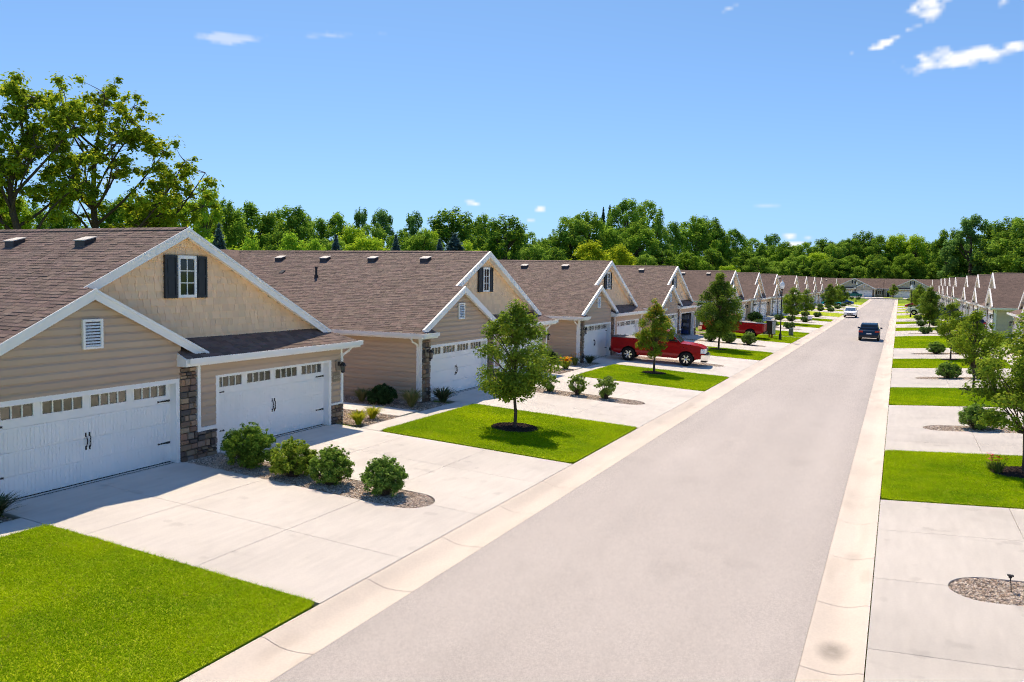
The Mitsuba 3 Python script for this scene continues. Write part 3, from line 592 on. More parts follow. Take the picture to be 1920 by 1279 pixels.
def walk(side, u0, u1):
    P = Proto(xf_site(side))
    for i in range(4):
        a, b = u0 + (u1 - u0) * i / 4, u0 + (u1 - u0) * (i + 1) / 4; P.add('slab', slab_mesh([sbox(a, 1.02, b, 1.82).buffer(-.006, join_style=2)], side), 'concrete')
    c = (u0 + u1) / 2
    for i in range(5): P.add('slab', MB().poly(sbox(c - .75, -8.9 + i * 1.96, c + .6, -8.9 + (i + 1) * 1.96).buffer(-.006, join_style=2).intersection(sbox(0, -9, 40, 1.02)), lambda u, d: -SLOPE[side] * np.maximum(d, 0), lambda u, d: -.15 + 0 * u), 'concrete')
    return P
PEB = [(.46, .36, .27), (.55, .47, .38), (.30, .24, .19), (.62, .56, .48), (.38, .27, .19), (.20, .17, .15), (.50, .40, .33)]
def pebbles(poly, zf, dens, size, rng):
    x0, y0, x1, y1 = poly.bounds; n = int(dens * (x1 - x0) * (y1 - y0)); q = np.c_[rng.uniform(x0, x1, n), rng.uniform(y0, y1, n)]
    q = q[shapely.contains_xy(poly, q[:, 0], q[:, 1])]; n = len(q)
    base = trimesh.creation.icosahedron(); sv, sf = base.vertices, base.faces; k = len(sv)
    r = rng.uniform(.6, 1.35, (n, 1, 1)) * size * rng.uniform(.6, 1.2, (n, 1, 3)) * np.array([1, 1, .65]); v = sv[None] * r * (1 + rng.uniform(-.22, .22, (n, k, 1)))
    a = rng.uniform(0, 6.3, n); ca, sa = np.cos(a)[:, None], np.sin(a)[:, None]
    v = np.stack([v[:, :, 0] * ca - v[:, :, 1] * sa, v[:, :, 0] * sa + v[:, :, 1] * ca, v[:, :, 2]], 2) + np.c_[q, zf(q[:, 0], q[:, 1]) + rng.uniform(-.004, .012, n)][:, None]
    c = np.array(PEB)[rng.integers(len(PEB), size=n)] * rng.uniform(.75, 1.2, (n, 1))
    return MB().add(v.reshape(-1, 3), (sf[None] + (np.arange(n) * k)[:, None, None]).reshape(-1, 3), np.repeat(c, k, 0))
def gravel(side, polys, dens, size, seed, thick=.05):
    P = Proto(xf_site(side)); s = SLOPE[side]; rng = np.random.default_rng(seed); m = MB()
    for g in polys: m.poly(g, lambda u, d: -s * np.maximum(d, 0) - .03, lambda u, d: -s * np.maximum(d, 0) - .12)
    P.add('bed', m, 'gravel_base')
    if dens:
        st = MB()
        for g in polys:
            v, f, c = pebbles(g, lambda u, d: -s * np.maximum(d, 0) - .022, dens, size, rng).get(); st.add(v, f, c)
        P.add('stones', st, 'vc', stuff=True)
    return P
def put_struct(P, name, M, label):
    key = free(name)
    for k, d in P.items:
        if k == 'bed': scene[key] = {**d, 'to_world': M}
        else: scene[f'{key}__{k}'] = {**d, 'to_world': M}
    for k, l in P.lab.items(): labels[f'{key}__{k}'] = dict(l)
    tag(key, label, kind='structure'); return key
LAWN_U = {'L': (9.25, 15.85), 'R': (9.45, 16.1)}
def row_name(side): return 'shaded' if side == 'L' else 'sunlit'
def groups(K): return [(k, any(abs(k + 1 - q) < .1 for q in K)) for k in K]
DW = {('L', 0): driveway('L', -2.45, 9.2)}
for s in 'LR': DW[(s, 1)] = driveway(s, LAWN_U[s][1] - S + .03, LAWN_U[s][0] - .03)
WK = {s: walk(s, LAWN_U[s][0] - .02, LAWN_U[s][1] + .02) for s in 'LR'}
LAWN_D = {'L': 6.87, 'R': 6.8}
def lawn_poly(side, u0, u1, d0=1.84): return shapely.union_all([sbox(u0, d0, u1, D_STREET[side] - .02)]).buffer(-.25).buffer(.25, 8)
rng_g = np.random.default_rng(77)
def blades(poly, side, dens, hgt, wid, rng, origin):
    x0, y0, x1, y1 = poly.bounds; n = int(dens * (x1 - x0) * (y1 - y0)); q = np.c_[rng.uniform(x0, x1, n), rng.uniform(y0, y1, n)]
    q = q[shapely.contains_xy(poly.buffer(.035), q[:, 0], q[:, 1])]; n = len(q)
    wx = np.c_[q + origin, np.zeros(n)]; big = meshkit.fbm(wx * .45, 3, seed=3); med = meshkit.fbm(wx * 2.6, 3, seed=4); edge = np.minimum.reduce([q[:, 0] - x0, x1 - q[:, 0], y1 - q[:, 1]])
    h = hgt * rng.uniform(.55, 1.25, n) * (.75 + .6 * med); a = rng.uniform(0, 2 * np.pi, n); t = np.stack([np.cos(a), np.sin(a)], 1) * wid * rng.uniform(.6, 1.3, (n, 1))
    l = rng.normal(0, .75, (n, 2)) * h[:, None]; z = -SLOPE[side] * q[:, 1] + .018
    V = np.stack([np.c_[q - t / 2, z], np.c_[q + t / 2, z], np.c_[q + l, z + h * .85]], 1).reshape(-1, 3)
    g = np.clip(big * 1.5 - .3 + (med - .5) * .9, 0, 1)[:, None]
    c = (np.array([.215, .37, .006]) * (1 - g) + np.array([.46, .58, .006]) * g) * rng.uniform(.65, 1.35, (n, 1))
    dry = rng.uniform(0, 1, n) < .02 + .08 * (med > .72); c[dry] = np.array([.50, .47, .13]) * rng.uniform(.7, 1.2, (dry.sum(), 1))
    return MB().add(V, np.arange(n * 3).reshape(-1, 3), np.repeat(np.clip(c, 0, .8), 3, 0))
def lawn(side, k, label, u0=None, u1=None, dens=0, hgt=.055, wid=.012, rise=0.0, holes=()):
    u0 = LAWN_U[side][0] if u0 is None else u0; u1 = LAWN_U[side][1] if u1 is None else u1
    g = lawn_poly(side, u0, u1)
    for h in holes: g = g.difference(h)
    key = free('lawn'); M = site(side, k) @ T().translate([0, 0, rise]); f = xf_site(side)
    soil_m = MB().poly(g, lambda u, d: -SLOPE[side] * d + .022, lambda u, d: -SLOPE[side] * d - .15)
    scene[key] = {**as_ply(soil_m, 'lawn_base', f), 'to_world': M}; tag(key, label, kind='structure')
    if dens:
        scene[f'{key}__grass'] = {**as_ply(blades(g, side, dens, hgt, wid, rng_g, np.array([Y0 + S * k, 0])), 'blade', f), 'to_world': M}; labels[f'{key}__grass'] = {'kind': 'stuff'}
    return key
# the lawn nearest the camera, then one per gap
lawn('L', 0, 'front lawn nearest the camera beside the first driveway', -11.0, -2.47, dens=5200, hgt=.055, wid=.011)
DENS = {0: (3800, .055, .012), 1: (2200, .055, .016), 2: (1500, .06, .02), 3: (1000, .06, .026), 4.54: (500, .06, .04), 5.54: (400, .06, .04)}
def tree_hole(side, cu, cd, r=.78): return Point(cu, cd).buffer(r, 12)
TREE_AT = {('L', 0): (-12.04, 25.75), ('L', 1): (-12.34, 44.93), ('L', 2): (-12.39, 63.3), ('L', 4.54): (-12.07, 107.9), ('L', 5.54): (-12.3, 126.2), ('L', 8.05): (-12.2, 171.6), ('L', 9.06): (-12.2, 189.6), ('L', 10.07): (-12.2, 207.5),
    ('R', 0): (3.40, 26.6), ('R', 1): (3.6, 46.6), ('R', 2): (3.45, 64.4), ('R', 4.56): (3.47, 109.6), ('R', 5.55): (3.5, 127.6), ('R', 8.03): (3.5, 172), ('R', 9.08): (3.5, 190), ('R', 10.1): (3.5, 208)}
R_ALL = [0, 1, 2] + RIGHT_K
mulch_n = 0
for side, KK in (('L', LEFT_K), ('R', R_ALL)):
    for i, k in enumerate(KK):
        M = site(side, k); D = DW[('L', 0)] if (side, k) == ('L', 0) else DW[(side, 1)]
        put_struct(D, 'driveway', M, f'{ordinal(i)} double concrete driveway of the {row_name(side)} row, counted from the camera')
        last = not any(abs(k + 1 - q) < .1 for q in KK); d = min(DENS.items(), key=lambda q: abs(q[0] - k))[1] if k < 8 else (0, 0, 0)
        t = TREE_AT.get((side, k)); holes = []
        if t:
            cu, cd = t[1] - (Y0 + S * k), abs(t[0] - (XL if side == 'L' else XR)); holes = [tree_hole(side, cu, cd, .85 if k < 1 else .7)]
        if not last:
            lawn(side, k, f'{ordinal(i)} square lawn between driveways of the {row_name(side)} row', dens=d[0] * (1.15 if side == 'R' else 1), hgt=d[1], wid=d[2], holes=holes)
            put_struct(WK[side], 'walkway', M, f'{ordinal(i)} concrete walk along the house fronts of the {row_name(side)} row')
        else:
            nxt = [q for q in KK if q > k + .5]; end = (min(nxt) - k) * S + (LAWN_U[side][1] - S) if nxt else 26
            if side == 'L' and k == 3:
                lawn(side, k, 'wide lawn with lamp post and mailbox cabinet', LAWN_U[side][0], 17.05, dens=800, hgt=.06, wid=.028)
                lawn(side, k, 'wide lawn with the green utility box', 17.85, end, dens=600, hgt=.06, wid=.035)
                P = Proto(xf_site(side)); P.add('slab', slab_mesh([sbox(17.06, 4.2, 17.84, D_STREET[side])], side), 'concrete'); put_struct(P, 'path', M, 'narrow concrete path from the gutter to the mailbox cabinet')
            else: lawn(side, k, f'wide lawn after the {ordinal(i)} driveway of the {row_name(side)} row', LAWN_U[side][0], end, dens=500 if k < 5 else 0, hgt=.06, wid=.04)
        if t:
            m = MB(); rr = .85 if k < 1 else .7; s = SLOPE[side]
            m.poly(Point(cu, cd).buffer(rr - .01, 14), lambda u, dd: -s * dd + .03 + .05 * np.clip(1 - np.hypot(u - cu, dd - cd) / rr, 0, 1), lambda u, dd: -s * dd - .12)
            if k < 3:
                rg = np.random.default_rng(int(k * 7 + 3)); v, f, c = pebbles(Point(cu, cd).buffer(rr - .03, 14), lambda u, dd: -s * dd + .035, 900, .022, rg).get(); m.add(v, f)
            key = free('mulch_ring'); scene[key] = {**as_ply(m, 'soil', xf_site(side)), 'to_world': M}; tag(key, f'dark mulch ring round the {ordinal(mulch_n)} street tree', kind='structure'); mulch_n += 1
        near = k < 2.5
        P = gravel(side, [bed_poly(side, 7.37 if side == 'L' else 7.4).buffer(-.012)], 1500 if k < .5 else 700 if near else 0, .021 if k < .5 else .03, int(k * 10) + (100 if side == 'R' else 0))
        put_struct(P, 'gravel_bed', M, f'{ordinal(i)} rounded gravel bed between the two halves of a driveway, {row_name(side)} row')
        if side == 'L' and k < 3.5:
            s1 = shapely.union_all([sbox(9.62, -9.2, 11.78, 1.0), sbox(13.18, -9.2, 14.72, 1.0), sbox(14.72, .05, 15.35, 1.0)])
            put_struct(gravel('L', [s1], 260 if k < 1.5 else 0, .03, int(k) + 50), 'gravel_strip', M, f'{ordinal(i)} gravel planting strip against the house walls')
# the edge of the first walk, left of the first driveway
P = Proto(xf_site('L')); P.add('slab', slab_mesh([sbox(-6.2, 1.02, -2.47, 1.82)], 'L'), 'concrete'); put_struct(P, 'walkway', site('L', 0), 'short concrete walk beside the front lawn nearest the camera')
put_struct(gravel('L', [sbox(-6.2, -6, -3.25, 1.0), sbox(-3.25, .12, -2.6, 1.0)], 300, .03, 60), 'gravel_strip', site('L', 0), 'gravel planting strip at the near corner of the closest house')
# ground in front of the houses at the end
m = MB(); flat = lambda x, y: 0 * x + END_Z - .03; low = lambda x, y: 0 * x - .3
m.poly(sbox(-60, 291.0, 60, 302.2).difference(sbox(-4.6, 291.6, 1.2, 300)).difference(sbox(-22.6, 291.6, -16.8, 300)), lambda x, y: END_Z - .02 - (302 - y) * .012, low); struct('apron', m, 'concrete', 'concrete driveways before the houses at the end of the street')
for i, (a, b) in enumerate(((-4.55, 1.15), (-22.5, -16.9))):
    key = free('lawn'); scene[key] = as_ply(MB().poly(sbox(a, 291.65, b, 299.95), lambda x, y: END_Z + .0 - (302 - y) * .012, low), 'lawn_base'); tag(key, ['small lawn in the middle before the end houses', 'small lawn before the end houses, behind the teal pickup'][i], kind='structure')
# ------------------------------------------------------------------ foliage
def leaves(pos, nrm, size, cols, rng, mb, aspect=.55):
    n = len(pos); r = rng.normal(size=(n, 3)); t = np.cross(nrm, r); t /= np.linalg.norm(t, axis=1, keepdims=True) + 1e-9; b = np.cross(nrm, t)
    s = (size * rng.uniform(.6, 1.3, n))[:, None]; fold = nrm * s * .15
    V = np.stack([pos - t * s, pos - b * s * aspect + fold, pos + t * s, pos + b * s * aspect + fold], 1).reshape(-1, 3)
    F = (np.array([[0, 1, 2], [0, 2, 3]])[None] + (np.arange(n) * 4)[:, None, None]).reshape(-1, 3)
    mb.add(V, F, np.repeat(cols, 4, 0))
def leaf_cloud(cl, rc, n, size, base, rng, mb, flat=.75, jit=.25, second=None, tips=None, soft=False):
    """Leaves round clump centres cl with radii rc."""
    base = up(base); second = None if second is None else up(second); tips = None if tips is None else up(tips)
    m = len(cl); w = rc ** 2; k = rng.choice(m, n, p=w / w.sum()); d = rng.normal(size=(n, 3)); d /= np.linalg.norm(d, axis=1, keepdims=True)
    rad = np.minimum(np.abs(rng.normal(0, .62, n)), 1.35) if soft else rng.uniform(0, 1, n) ** .45; p = cl[k] + d * (rc[k] * rad)[:, None] * np.array([1, 1, flat])
    nr = d * .7 + np.array([0, 0, .75]) + rng.normal(0, .45, (n, 3)); nr /= np.linalg.norm(nr, axis=1, keepdims=True)
    ct = np.random.default_rng(len(cl)).uniform(-1, 1, m)[k]
    c = np.array(base)[None] * (1 + jit * rng.uniform(-1, 1, (n, 1)) + .22 * ct[:, None])
    if second is not None:
        q = rng.uniform(0, 1, n) < np.clip(.18 + .35 * ct, .02, 1); c[q] = np.array(second) * rng.uniform(.8, 1.2, (q.sum(), 1))
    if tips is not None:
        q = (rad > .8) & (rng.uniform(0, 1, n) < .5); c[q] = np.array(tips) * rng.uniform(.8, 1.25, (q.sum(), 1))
    leaves(p, nr, size, np.clip(c, .003, .8), rng, mb)
def limb(mb, a, b, r0, r1, rng, n=6, sag=.08, k=5):
    a, b = np.asarray(a, float), np.asarray(b, float); t = np.linspace(0, 1, k)[:, None]; L = np.linalg.norm(b - a)
    mid = rng.normal(0, L * .06, 3) + np.array([0, 0, -sag * L]); q = a + (b - a) * t + mid * np.sin(t * np.pi)
    mb.tube(q, np.linspace(r0, r1, k), n, cap=True); return q
def street_tree(seed, H, R, base, n, size, col, second=None, dense=1.0, shape=.42, lean=0):
    """Young street tree: straight trunk, ascending limbs, ovoid crown."""
    rng = np.random.default_rng(seed); tr, cr = MB(), MB(); top = np.array([lean, 0, H * .93])
    zs = np.linspace(0, 1, 8)[:, None]; core = np.array([0, 0, 0.0]) + (top - 0) * zs + np.c_[rng.normal(0, .02, (8, 2)), np.zeros(8)] * (zs > .1)
    r0 = .018 * H ** .75 + .012; tr.tube(core, np.linspace(r0, .012, 8), 8); tr.tube([core[0] - [0, 0, .1], core[0] + [0, 0, .12]], [r0 * 1.5, r0], 8)
    cl, rc = [], []
    m = int(64 * dense)
    for i in range(m):
        t = rng.uniform(0, 1); prof = (math.sin(math.pi * (t * .93 + .07) ** (shape * 1.35)) ** .8) if t < 1 else .1
        prof = max(prof, .14); a = i * 2.399 + rng.uniform(-.4, .4); rr = R * prof * rng.uniform(.42, 1.02)
        z = base + (H - base) * (.03 + .93 * t); c = np.array([rr * math.cos(a) + lean * t, rr * math.sin(a), z + rng.uniform(-.12, .12)])
        cl.append(c); rc.append(R * rng.uniform(.19, .32) * (.6 + .4 * prof))
        s = core[int(np.clip((z - .75 * rr - .2) / H * 7.5, 2, 6))]; limb(tr, s, c, .018 + .006 * R, .005, rng, 5, .0, 4)
    for i in range(int(12 * dense)):
        t = rng.uniform(.15, 1.0); cl.append(np.array([rng.normal(0, R * .12) + lean * t, rng.normal(0, R * .12), base + (H - base) * t])); rc.append(R * .24)
    cl, rc = np.array(cl), np.array(rc)
    leaf_cloud(cl, rc, n, size, col, rng, cr, flat=.85, second=second)
    return tr, cr
def big_tree(seed, H, ends, n, size, col, second=None, trunk=.45, fork=.34, spread=1.9, clumps=6):
    """Large old tree: limbs to the given tips (sideways, depth, height), twigs and open leaf clumps round each."""
    rng = np.random.default_rng(seed); tr, cr = MB(), MB(); side = np.array([.903, .428, 0]); deep = np.array([-.428, .903, 0]); f = np.array([0, 0, H * fork])
    limb(tr, (0, 0, -.3), f, trunk, trunk * .78, rng, 10, 0, 6); lead = limb(tr, f, side * .4 + np.array([0, 0, H * .86]), trunk * .7, .06, rng, 8, 0, 10)
    cl, rc = [], []
    for r, d, z in ends:
        e = side * r + deep * d + np.array([0, 0, z]); reach = math.hypot(r, d); zs = max(H * fork * .9, z - reach * .85 - 1.2)
        s = np.array([0, 0, zs]) if zs < H * fork else lead[int(np.clip((zs - H * fork) / (H * .86 - H * fork) * 9, 0, 8))]
        q = limb(tr, s, e, (.08 + .012 * reach), .03, rng, 7, .04, 8)
        for i in range(clumps):
            b = q[rng.integers(4, 8)]; o = rng.normal(size=3) * [1, 1, .7]; o /= np.linalg.norm(o); c = b + o * rng.uniform(.35, 1.0) * spread; c[2] += .25
            cl.append(c); rc.append(rng.uniform(.4, .85) * spread * .44); limb(tr, b, c, .035, .010, rng, 4, .02, 4)
    leaf_cloud(np.array(cl), np.array(rc), n, size, col, rng, cr, flat=.8, second=second, jit=.3, soft=True); return tr, cr
def belt_crown(seed, H, R, n, size, col, second=None, kind='round', tips=None):
    rng = np.random.default_rng(seed); tr, cr = MB(), MB(); limb(tr, (0, 0, -.4), (0, 0, H * .8), .028 * H, .06, rng, 7, 0, 6); cl, rc = [], []
    m = {'round': 120, 'dense': 140, 'poplar': 80, 'shrub': 100}.get(kind, 60)
    for i in range(m):
        t = rng.uniform(0, 1); a = i * 2.399 + rng.uniform(-.5, .5)
        if kind == 'poplar': prof = .35 + .65 * math.sin(math.pi * min(1, t * 1.02) ** .8); lo = .10
        elif kind == 'dense': prof = math.sin(math.pi * (.12 + .86 * t)) ** .55; lo = .06
        elif kind == 'shrub': prof = math.sqrt(max(0.05, 1 - t * t)); lo = .05
        else: prof = math.sin(math.pi * (.16 + .80 * t)) ** .65; lo = .16
        rr = R * prof * rng.uniform(.35, .95); z = H * (lo + (.95 - lo) * t); cl.append((rr * math.cos(a), rr * math.sin(a), z + H * rng.uniform(-.03, .05))); rc.append(R * rng.uniform(.11, .23))
        if i % 5 == 0 and kind != 'shrub': limb(tr, (0, 0, z * .7), cl[-1], .012 * H, .02, rng, 5, 0, 4)
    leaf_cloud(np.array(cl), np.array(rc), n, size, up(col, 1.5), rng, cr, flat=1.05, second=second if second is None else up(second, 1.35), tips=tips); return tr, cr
def conifer(seed, H, R, n, size, col, second=None):
    rng = np.random.default_rng(seed); tr, cr = MB(), MB(); tr.tube([(0, 0, -.3), (0, 0, H * .97)], [.022 * H, .02], 7)
    t = 1 - np.sqrt(rng.uniform(0, 1, n)); t = np.clip(t + .02, 0, .995); lay = np.floor(t * 17) / 17; f = (t - lay) * 17; a = rng.uniform(0, 6.283, n); star = 1 + .22 * np.sin(a * 7 + lay * 40)
    rr = R * (1 - t) ** .85 * star * (1.08 - .38 * f) * rng.uniform(.45, 1, n) ** .5; p = np.c_[rr * np.cos(a), rr * np.sin(a), H * (.04 + .95 * t) - rr * .22]
    nr = np.c_[np.cos(a) * .5, np.sin(a) * .5, np.full(n, .8)] + rng.normal(0, .4, (n, 3)); nr /= np.linalg.norm(nr, axis=1, keepdims=True)
    c = np.array(up(col, 1.9)) * (1 + .3 * rng.uniform(-1, 1, (n, 1))); q = rng.uniform(0, 1, n) < .3
    if second is not None: c[q] = np.array(up(second, 1.9)) * rng.uniform(.8, 1.2, (q.sum(), 1))
    leaves(p, nr, size, np.clip(c, .003, .8), rng, cr, .35); return tr, cr
GREEN, LIME, DARK, OLIVE = (.17, .27, .025), (.34, .42, .02), (.06, .12, .02), (.16, .21, .03)
def up(c, k=2.15): return tuple(x * k for x in c)
groups_made = {}
def group_of(name, fn):
    """A crown as a shape group and the trunk as a mesh, made once."""
    if name not in groups_made:
        tr, cr = fn(); scene[f'{name}_source'] = {'type': 'shapegroup', 'crown': as_ply(cr, 'leaf')}; groups_made[name] = as_ply(tr, 'bark', smooth=50)
    return groups_made[name]
def plant_tree(key, name, fn, x, y, z, sc, rot, label, category='tree', group=None, crown='crown', trunk='trunk'):
    tp = group_of(name, fn); k = free(key); M = T().translate([float(x), float(y), float(z)]) @ T().rotate([0, 0, 1], float(rot)) @ T().scale([float(sc[0]), float(sc[0]), float(sc[1])])
    scene[f'{k}__{trunk}'] = {**tp, 'to_world': M}; scene[f'{k}__{crown}'] = {'type': 'instance', 'shapegroup': {'type': 'ref', 'id': f'{name}_source'}, 'to_world': M}
    tag(k, label, category, group); return k
# street trees
ST = {'pear_a': lambda: street_tree(4, 4.35, 1.46, 1.1, 14000, .060, (.105, .155, .018), (.17, .20, .020), 1.1, .60), 'pear_b': lambda: street_tree(9, 4.15, 1.14, .95, 10000, .060, (.105, .155, .016), (.24, .17, .02), 1.0, .56),
    'pear_c': lambda: street_tree(12, 5.85, 1.66, 1.05, 20000, .070, (.064, .108, .016), (.13, .17, .018), 1.7, .66), 'pear_d': lambda: street_tree(17, 4.4, 1.65, 1.25, 14000, .060, (.095, .142, .016), (.16, .19, .018), 1.0, .56), 'pear_f': lambda: street_tree(29, 4.1, 1.28, 1.2, 6500, .065, (.115, .165, .016), (.19, .22, .018), .9, .58), 'pear_e': lambda: street_tree(23, 4.2, 1.35, 1.1, 5000, .085, (.09, .14, .016), (.15, .19, .018), 1.2, .60)}
def gzz(x, y): return float(gz(x)) + RISE(y)
TL = [('pear_a', -12.04, 25.75, 1, 1, 40, 'young street tree with open round crown on the lawn before the second house'),
    ('pear_b', -12.34, 44.93, 1, 1, 100, 'slim young street tree growing in front of the parked red pickup'),
    ('pear_c', -12.39, 63.4, 1, 1, 10, 'dense dark egg-shaped street tree, the tallest of the young ones'),
    ('pear_e', -12.07, 107.9, 1.12, 1.08, 60, 'bright round street tree behind the lamp post and the mailbox cabinet'), ('pear_e', -12.3, 126.2, 1.05, 1.0, 170, 'street tree just past the round one behind the lamp post'),
    ('pear_c', -12.2, 171.6, .95, .85, 80, 'street tree beside the parked teal car, nearest of its three'), ('pear_e', -12.2, 189.6, 1.15, 1.1, 200, 'street tree between the teal and the blue parked cars'), ('pear_c', -12.2, 207.5, .9, .8, 300, 'street tree behind the blue parked car near the end of the shaded row'),
    ('pear_d', 3.42, 26.75, .94, .98, 0, 'leafy street tree on the lawn with pink flowers at its foot'), ('pear_f', 3.6, 46.9, 1, .97, 200, 'street tree with forked crown, second in the sunlit row'), ('pear_f', 3.45, 64.4, .92, .98, 130, 'street tree third from the camera in the sunlit row'),
    ('pear_c', 3.47, 110.2, .80, .84, 30, 'street tree fourth from the camera in the sunlit row'), ('pear_e', 3.5, 127.6, 1.0, 1.0, 250, 'street tree right behind the fourth tree of the sunlit row'), ('pear_e', 3.5, 172, 1.2, 1.2, 20, 'street tree beyond the second lamp post'), ('pear_e', 3.5, 190, 1.2, 1.15, 90, 'street tree second beyond the second lamp post'),
    ('pear_e', -1.7, 297.5, 1.2, 1.15, 10, 'street tree in the small lawn between the two end houses'), ('pear_e', -19.6, 297, 1.3, 1.2, 120, 'street tree before the end house near the third lamp post')]
for n, x, y, a, b, r, l in TL: plant_tree('street_tree', n, ST[n], x, y, gzz(x, y) - .02, (a, b), r, l, group='young street trees')
# the old oaks
OA = [(-2.6, 0, 19.6), (-.6, 1.5, 20.0), (1.2, -1, 19.4), (2.8, .5, 18.6), (-3.6, 1, 17.6), (3.9, -1, 16.8), (-1.6, -2, 17.6), (1.0, 2.4, 17.4), (5.2, .8, 15.0), (-4.2, -1.6, 15.6), (2.4, -2.4, 15.0), (7.2, 0, 14.2), (8.6, .8, 13.4), (8.9, -.6, 11.8), (6.4, -1.6, 11.4), (8.6, .4, 10.6), (6.2, 1.2, 13.2), (5.6, -.6, 11.0), (4.6, 2.0, 12.6), (-3.8, 1.6, 13.4), (-.8, -3, 14.2), (-4.6, -.4, 11.8), (.4, 3.4, 14.6), (-2.4, 3.0, 15.4)]
OB = [(-3.0, 0, 18.0), (-1.0, 1, 18.3), (1.0, -1, 17.9), (2.6, .4, 17.4), (3.9, -.5, 15.8), (-4.6, .6, 16.2), (-2.2, -2, 15.6), (.6, 2.2, 15.8), (3.4, 1.4, 13.6), (-5.2, -.8, 13.6), (-4.0, 1.6, 12.0), (2.2, -2.4, 14.0), (-.6, -3, 13.4), (4.4, .2, 12.0), (-5.8, .5, 10.8), (-2.0, 2.8, 14.0)]
plant_tree('oak_tree', 'oak_a', lambda: big_tree(3, 20.6, OA, 30000, .17, (.145, .195, .013), (.25, .26, .015), .46, .31, 2.0, 14), -60, 46.4, -.1, (1, 1), 0, 'tall old oak with wide dark limbs rising clear of the first roof')
plant_tree('oak_tree', 'oak_b', lambda: big_tree(8, 18.6, OB, 26000, .17, (.125, .175, .013), (.22, .24, .015), .46, .33, 2.1, 14), -60, 40.4, -.1, (1, 1), 0, 'old oak with forked trunk at the edge of the view above the first roof')
plant_tree('oak_tree', 'oak_b', None, -66, 37.2, -.1, (.95, .93), 130, 'old oak cut off by the edge of the picture, behind the forked oak')
# tree belt (species, x, y, height, crown radius)
BELT = [('a',-86,58.2,12.4,3), ('a',-88,64,12.6,2.8), ('a',-80,65.6,13.2,3.8), ('a',-82,71.2,13.5,3.6), ('a',-72,73.1,12.9,3.2), ('a',-74,83.2,12.7,3.1), ('a',-74,91,13.1,3.3), ('a',-68,96.8,11.9,3), ('a',-66,101.4,11.6,3.1), ('a',-78,149.9,16.9,4.3), ('a',-74,162.5,15.2,3.9), ('a',-74,169.8,13.7,3.4), ('a',-80,192,15.3,4.6), ('a',-76,194.8,20.1,6.9), ('a',-74,203.2,21.5,7.1), ('a',-78,269.5,30.8,7.1), ('a',-72,240.2,21.6,7.3), ('a',-76,332.1,30.1,9.7), ('a',-76,380.6,25.9,6.9), ('a',-72,449.8,27.9,8), ('a',-66,450.3,23.4,8), ('a',-60,502.4,21.8,8.8), ('a',-58,74.3,8.9,3), ('a',-58,93.6,10.5,3.6), ('a',-58,130.7,10.7,3.7), ('a',-60,207.3,11.1,4.7), ('a',-60,254.9,12.9,6.6), ('a',-50,327.5,14.8,7), ('a',-48,357.1,13.5,7.5), ('a',-35.1,345,15.5,7.2), ('a',-24.8,360,20.3,7.4), ('a',12.1,355,16.8,5.8), ('a',36.4,310,26.4,8.7), ('a',2.4,345,15.6,6.8), ('a',-16.6,350,15.3,7.1), ('b',-82,52.9,12.1,2.7), ('b',-74,68.2,13.2,3.4), ('b',-68,65.8,14.5,1.9), ('b',-68,91.8,11.6,2.9), ('b',-66,108.1,12.2,2.8), ('b',-56,54.9,7.9,2.7), ('b',-52,72.9,8.8,3.6), ('b',-56,101.9,9.8,3), ('b',-48,256.8,9.4,3.7), ('b',-46,395,14.4,9.7), ('b',-44,459.1,14.6,9.5), ('b',-30.5,350,16.1,7.2), ('b',-1.3,365,24.4,7.3), ('b',4.8,360,23,7.1), ('c',-95,280.5,31.3,3.9), ('c',-97,279.2,30.5,3.2), ('d',-66,116.1,15.5,4.9), ('d',-66,135.4,15.9,5.2), ('d',-80,376.4,32.4,9.6), ('d',-60,67.9,9.1,2.6), ('d',-60,145.3,10.3,4), ('d',-60,169.9,11.1,3.9), ('d',-64,238.1,13.6,5.3), ('d',-60,286.7,15.3,6.3), ('d',-56,333.1,17,7.1), ('d',-14.6,375,25.2,7.6), ('d',14.9,365,18.8,4.7), ('d',15.9,345,24,6.7), ('d',28.4,340,26.1,7.6), ('d',32.2,320,26.8,8.1), ('d',40.9,300,26.3,9.3), ('d',-8.8,350,15.7,7), ('d',-24.1,345,14.2,5.9), ('m',-74,79.3,13.5,3.8), ('m',-70,82.3,13.1,3.4), ('m',-72,93,13.4,3.4), ('m',-80,251,29.1,7.7), ('m',-80,311.7,27.1,6.9), ('m',-74,409.7,29.5,8.1), ('m',-66,539.2,27,9.4), ('m',-19.6,370,22.5,7.5), ('m',-7.2,365,24.2,7.3), ('m',9.4,370,21.1,6), ('p',-78,107.7,15.1,2.2), ('p',-78,113.8,15.5,3), ('p',-80,126.4,16.3,2.7), ('p',-76,550.5,35.5,9.7), ('p',21.9,330,29.5,8.5), ('r',-52,55.4,7.9,2.1), ('r',-52,60.6,8.7,2.3), ('r',-52,64.1,8.1,1.8), ('s',-50,49.7,8.8,0.9), ('s',-48,62.3,8.6,0.9), ('s',-50,75.4,9.1,1), ('s',-50,88.5,10.4,2.1), ('s',-51,86.5,9.4,1.1), ('y',-55,151,11.7,5.3), ('y',-55,169.5,12,4.5), ]
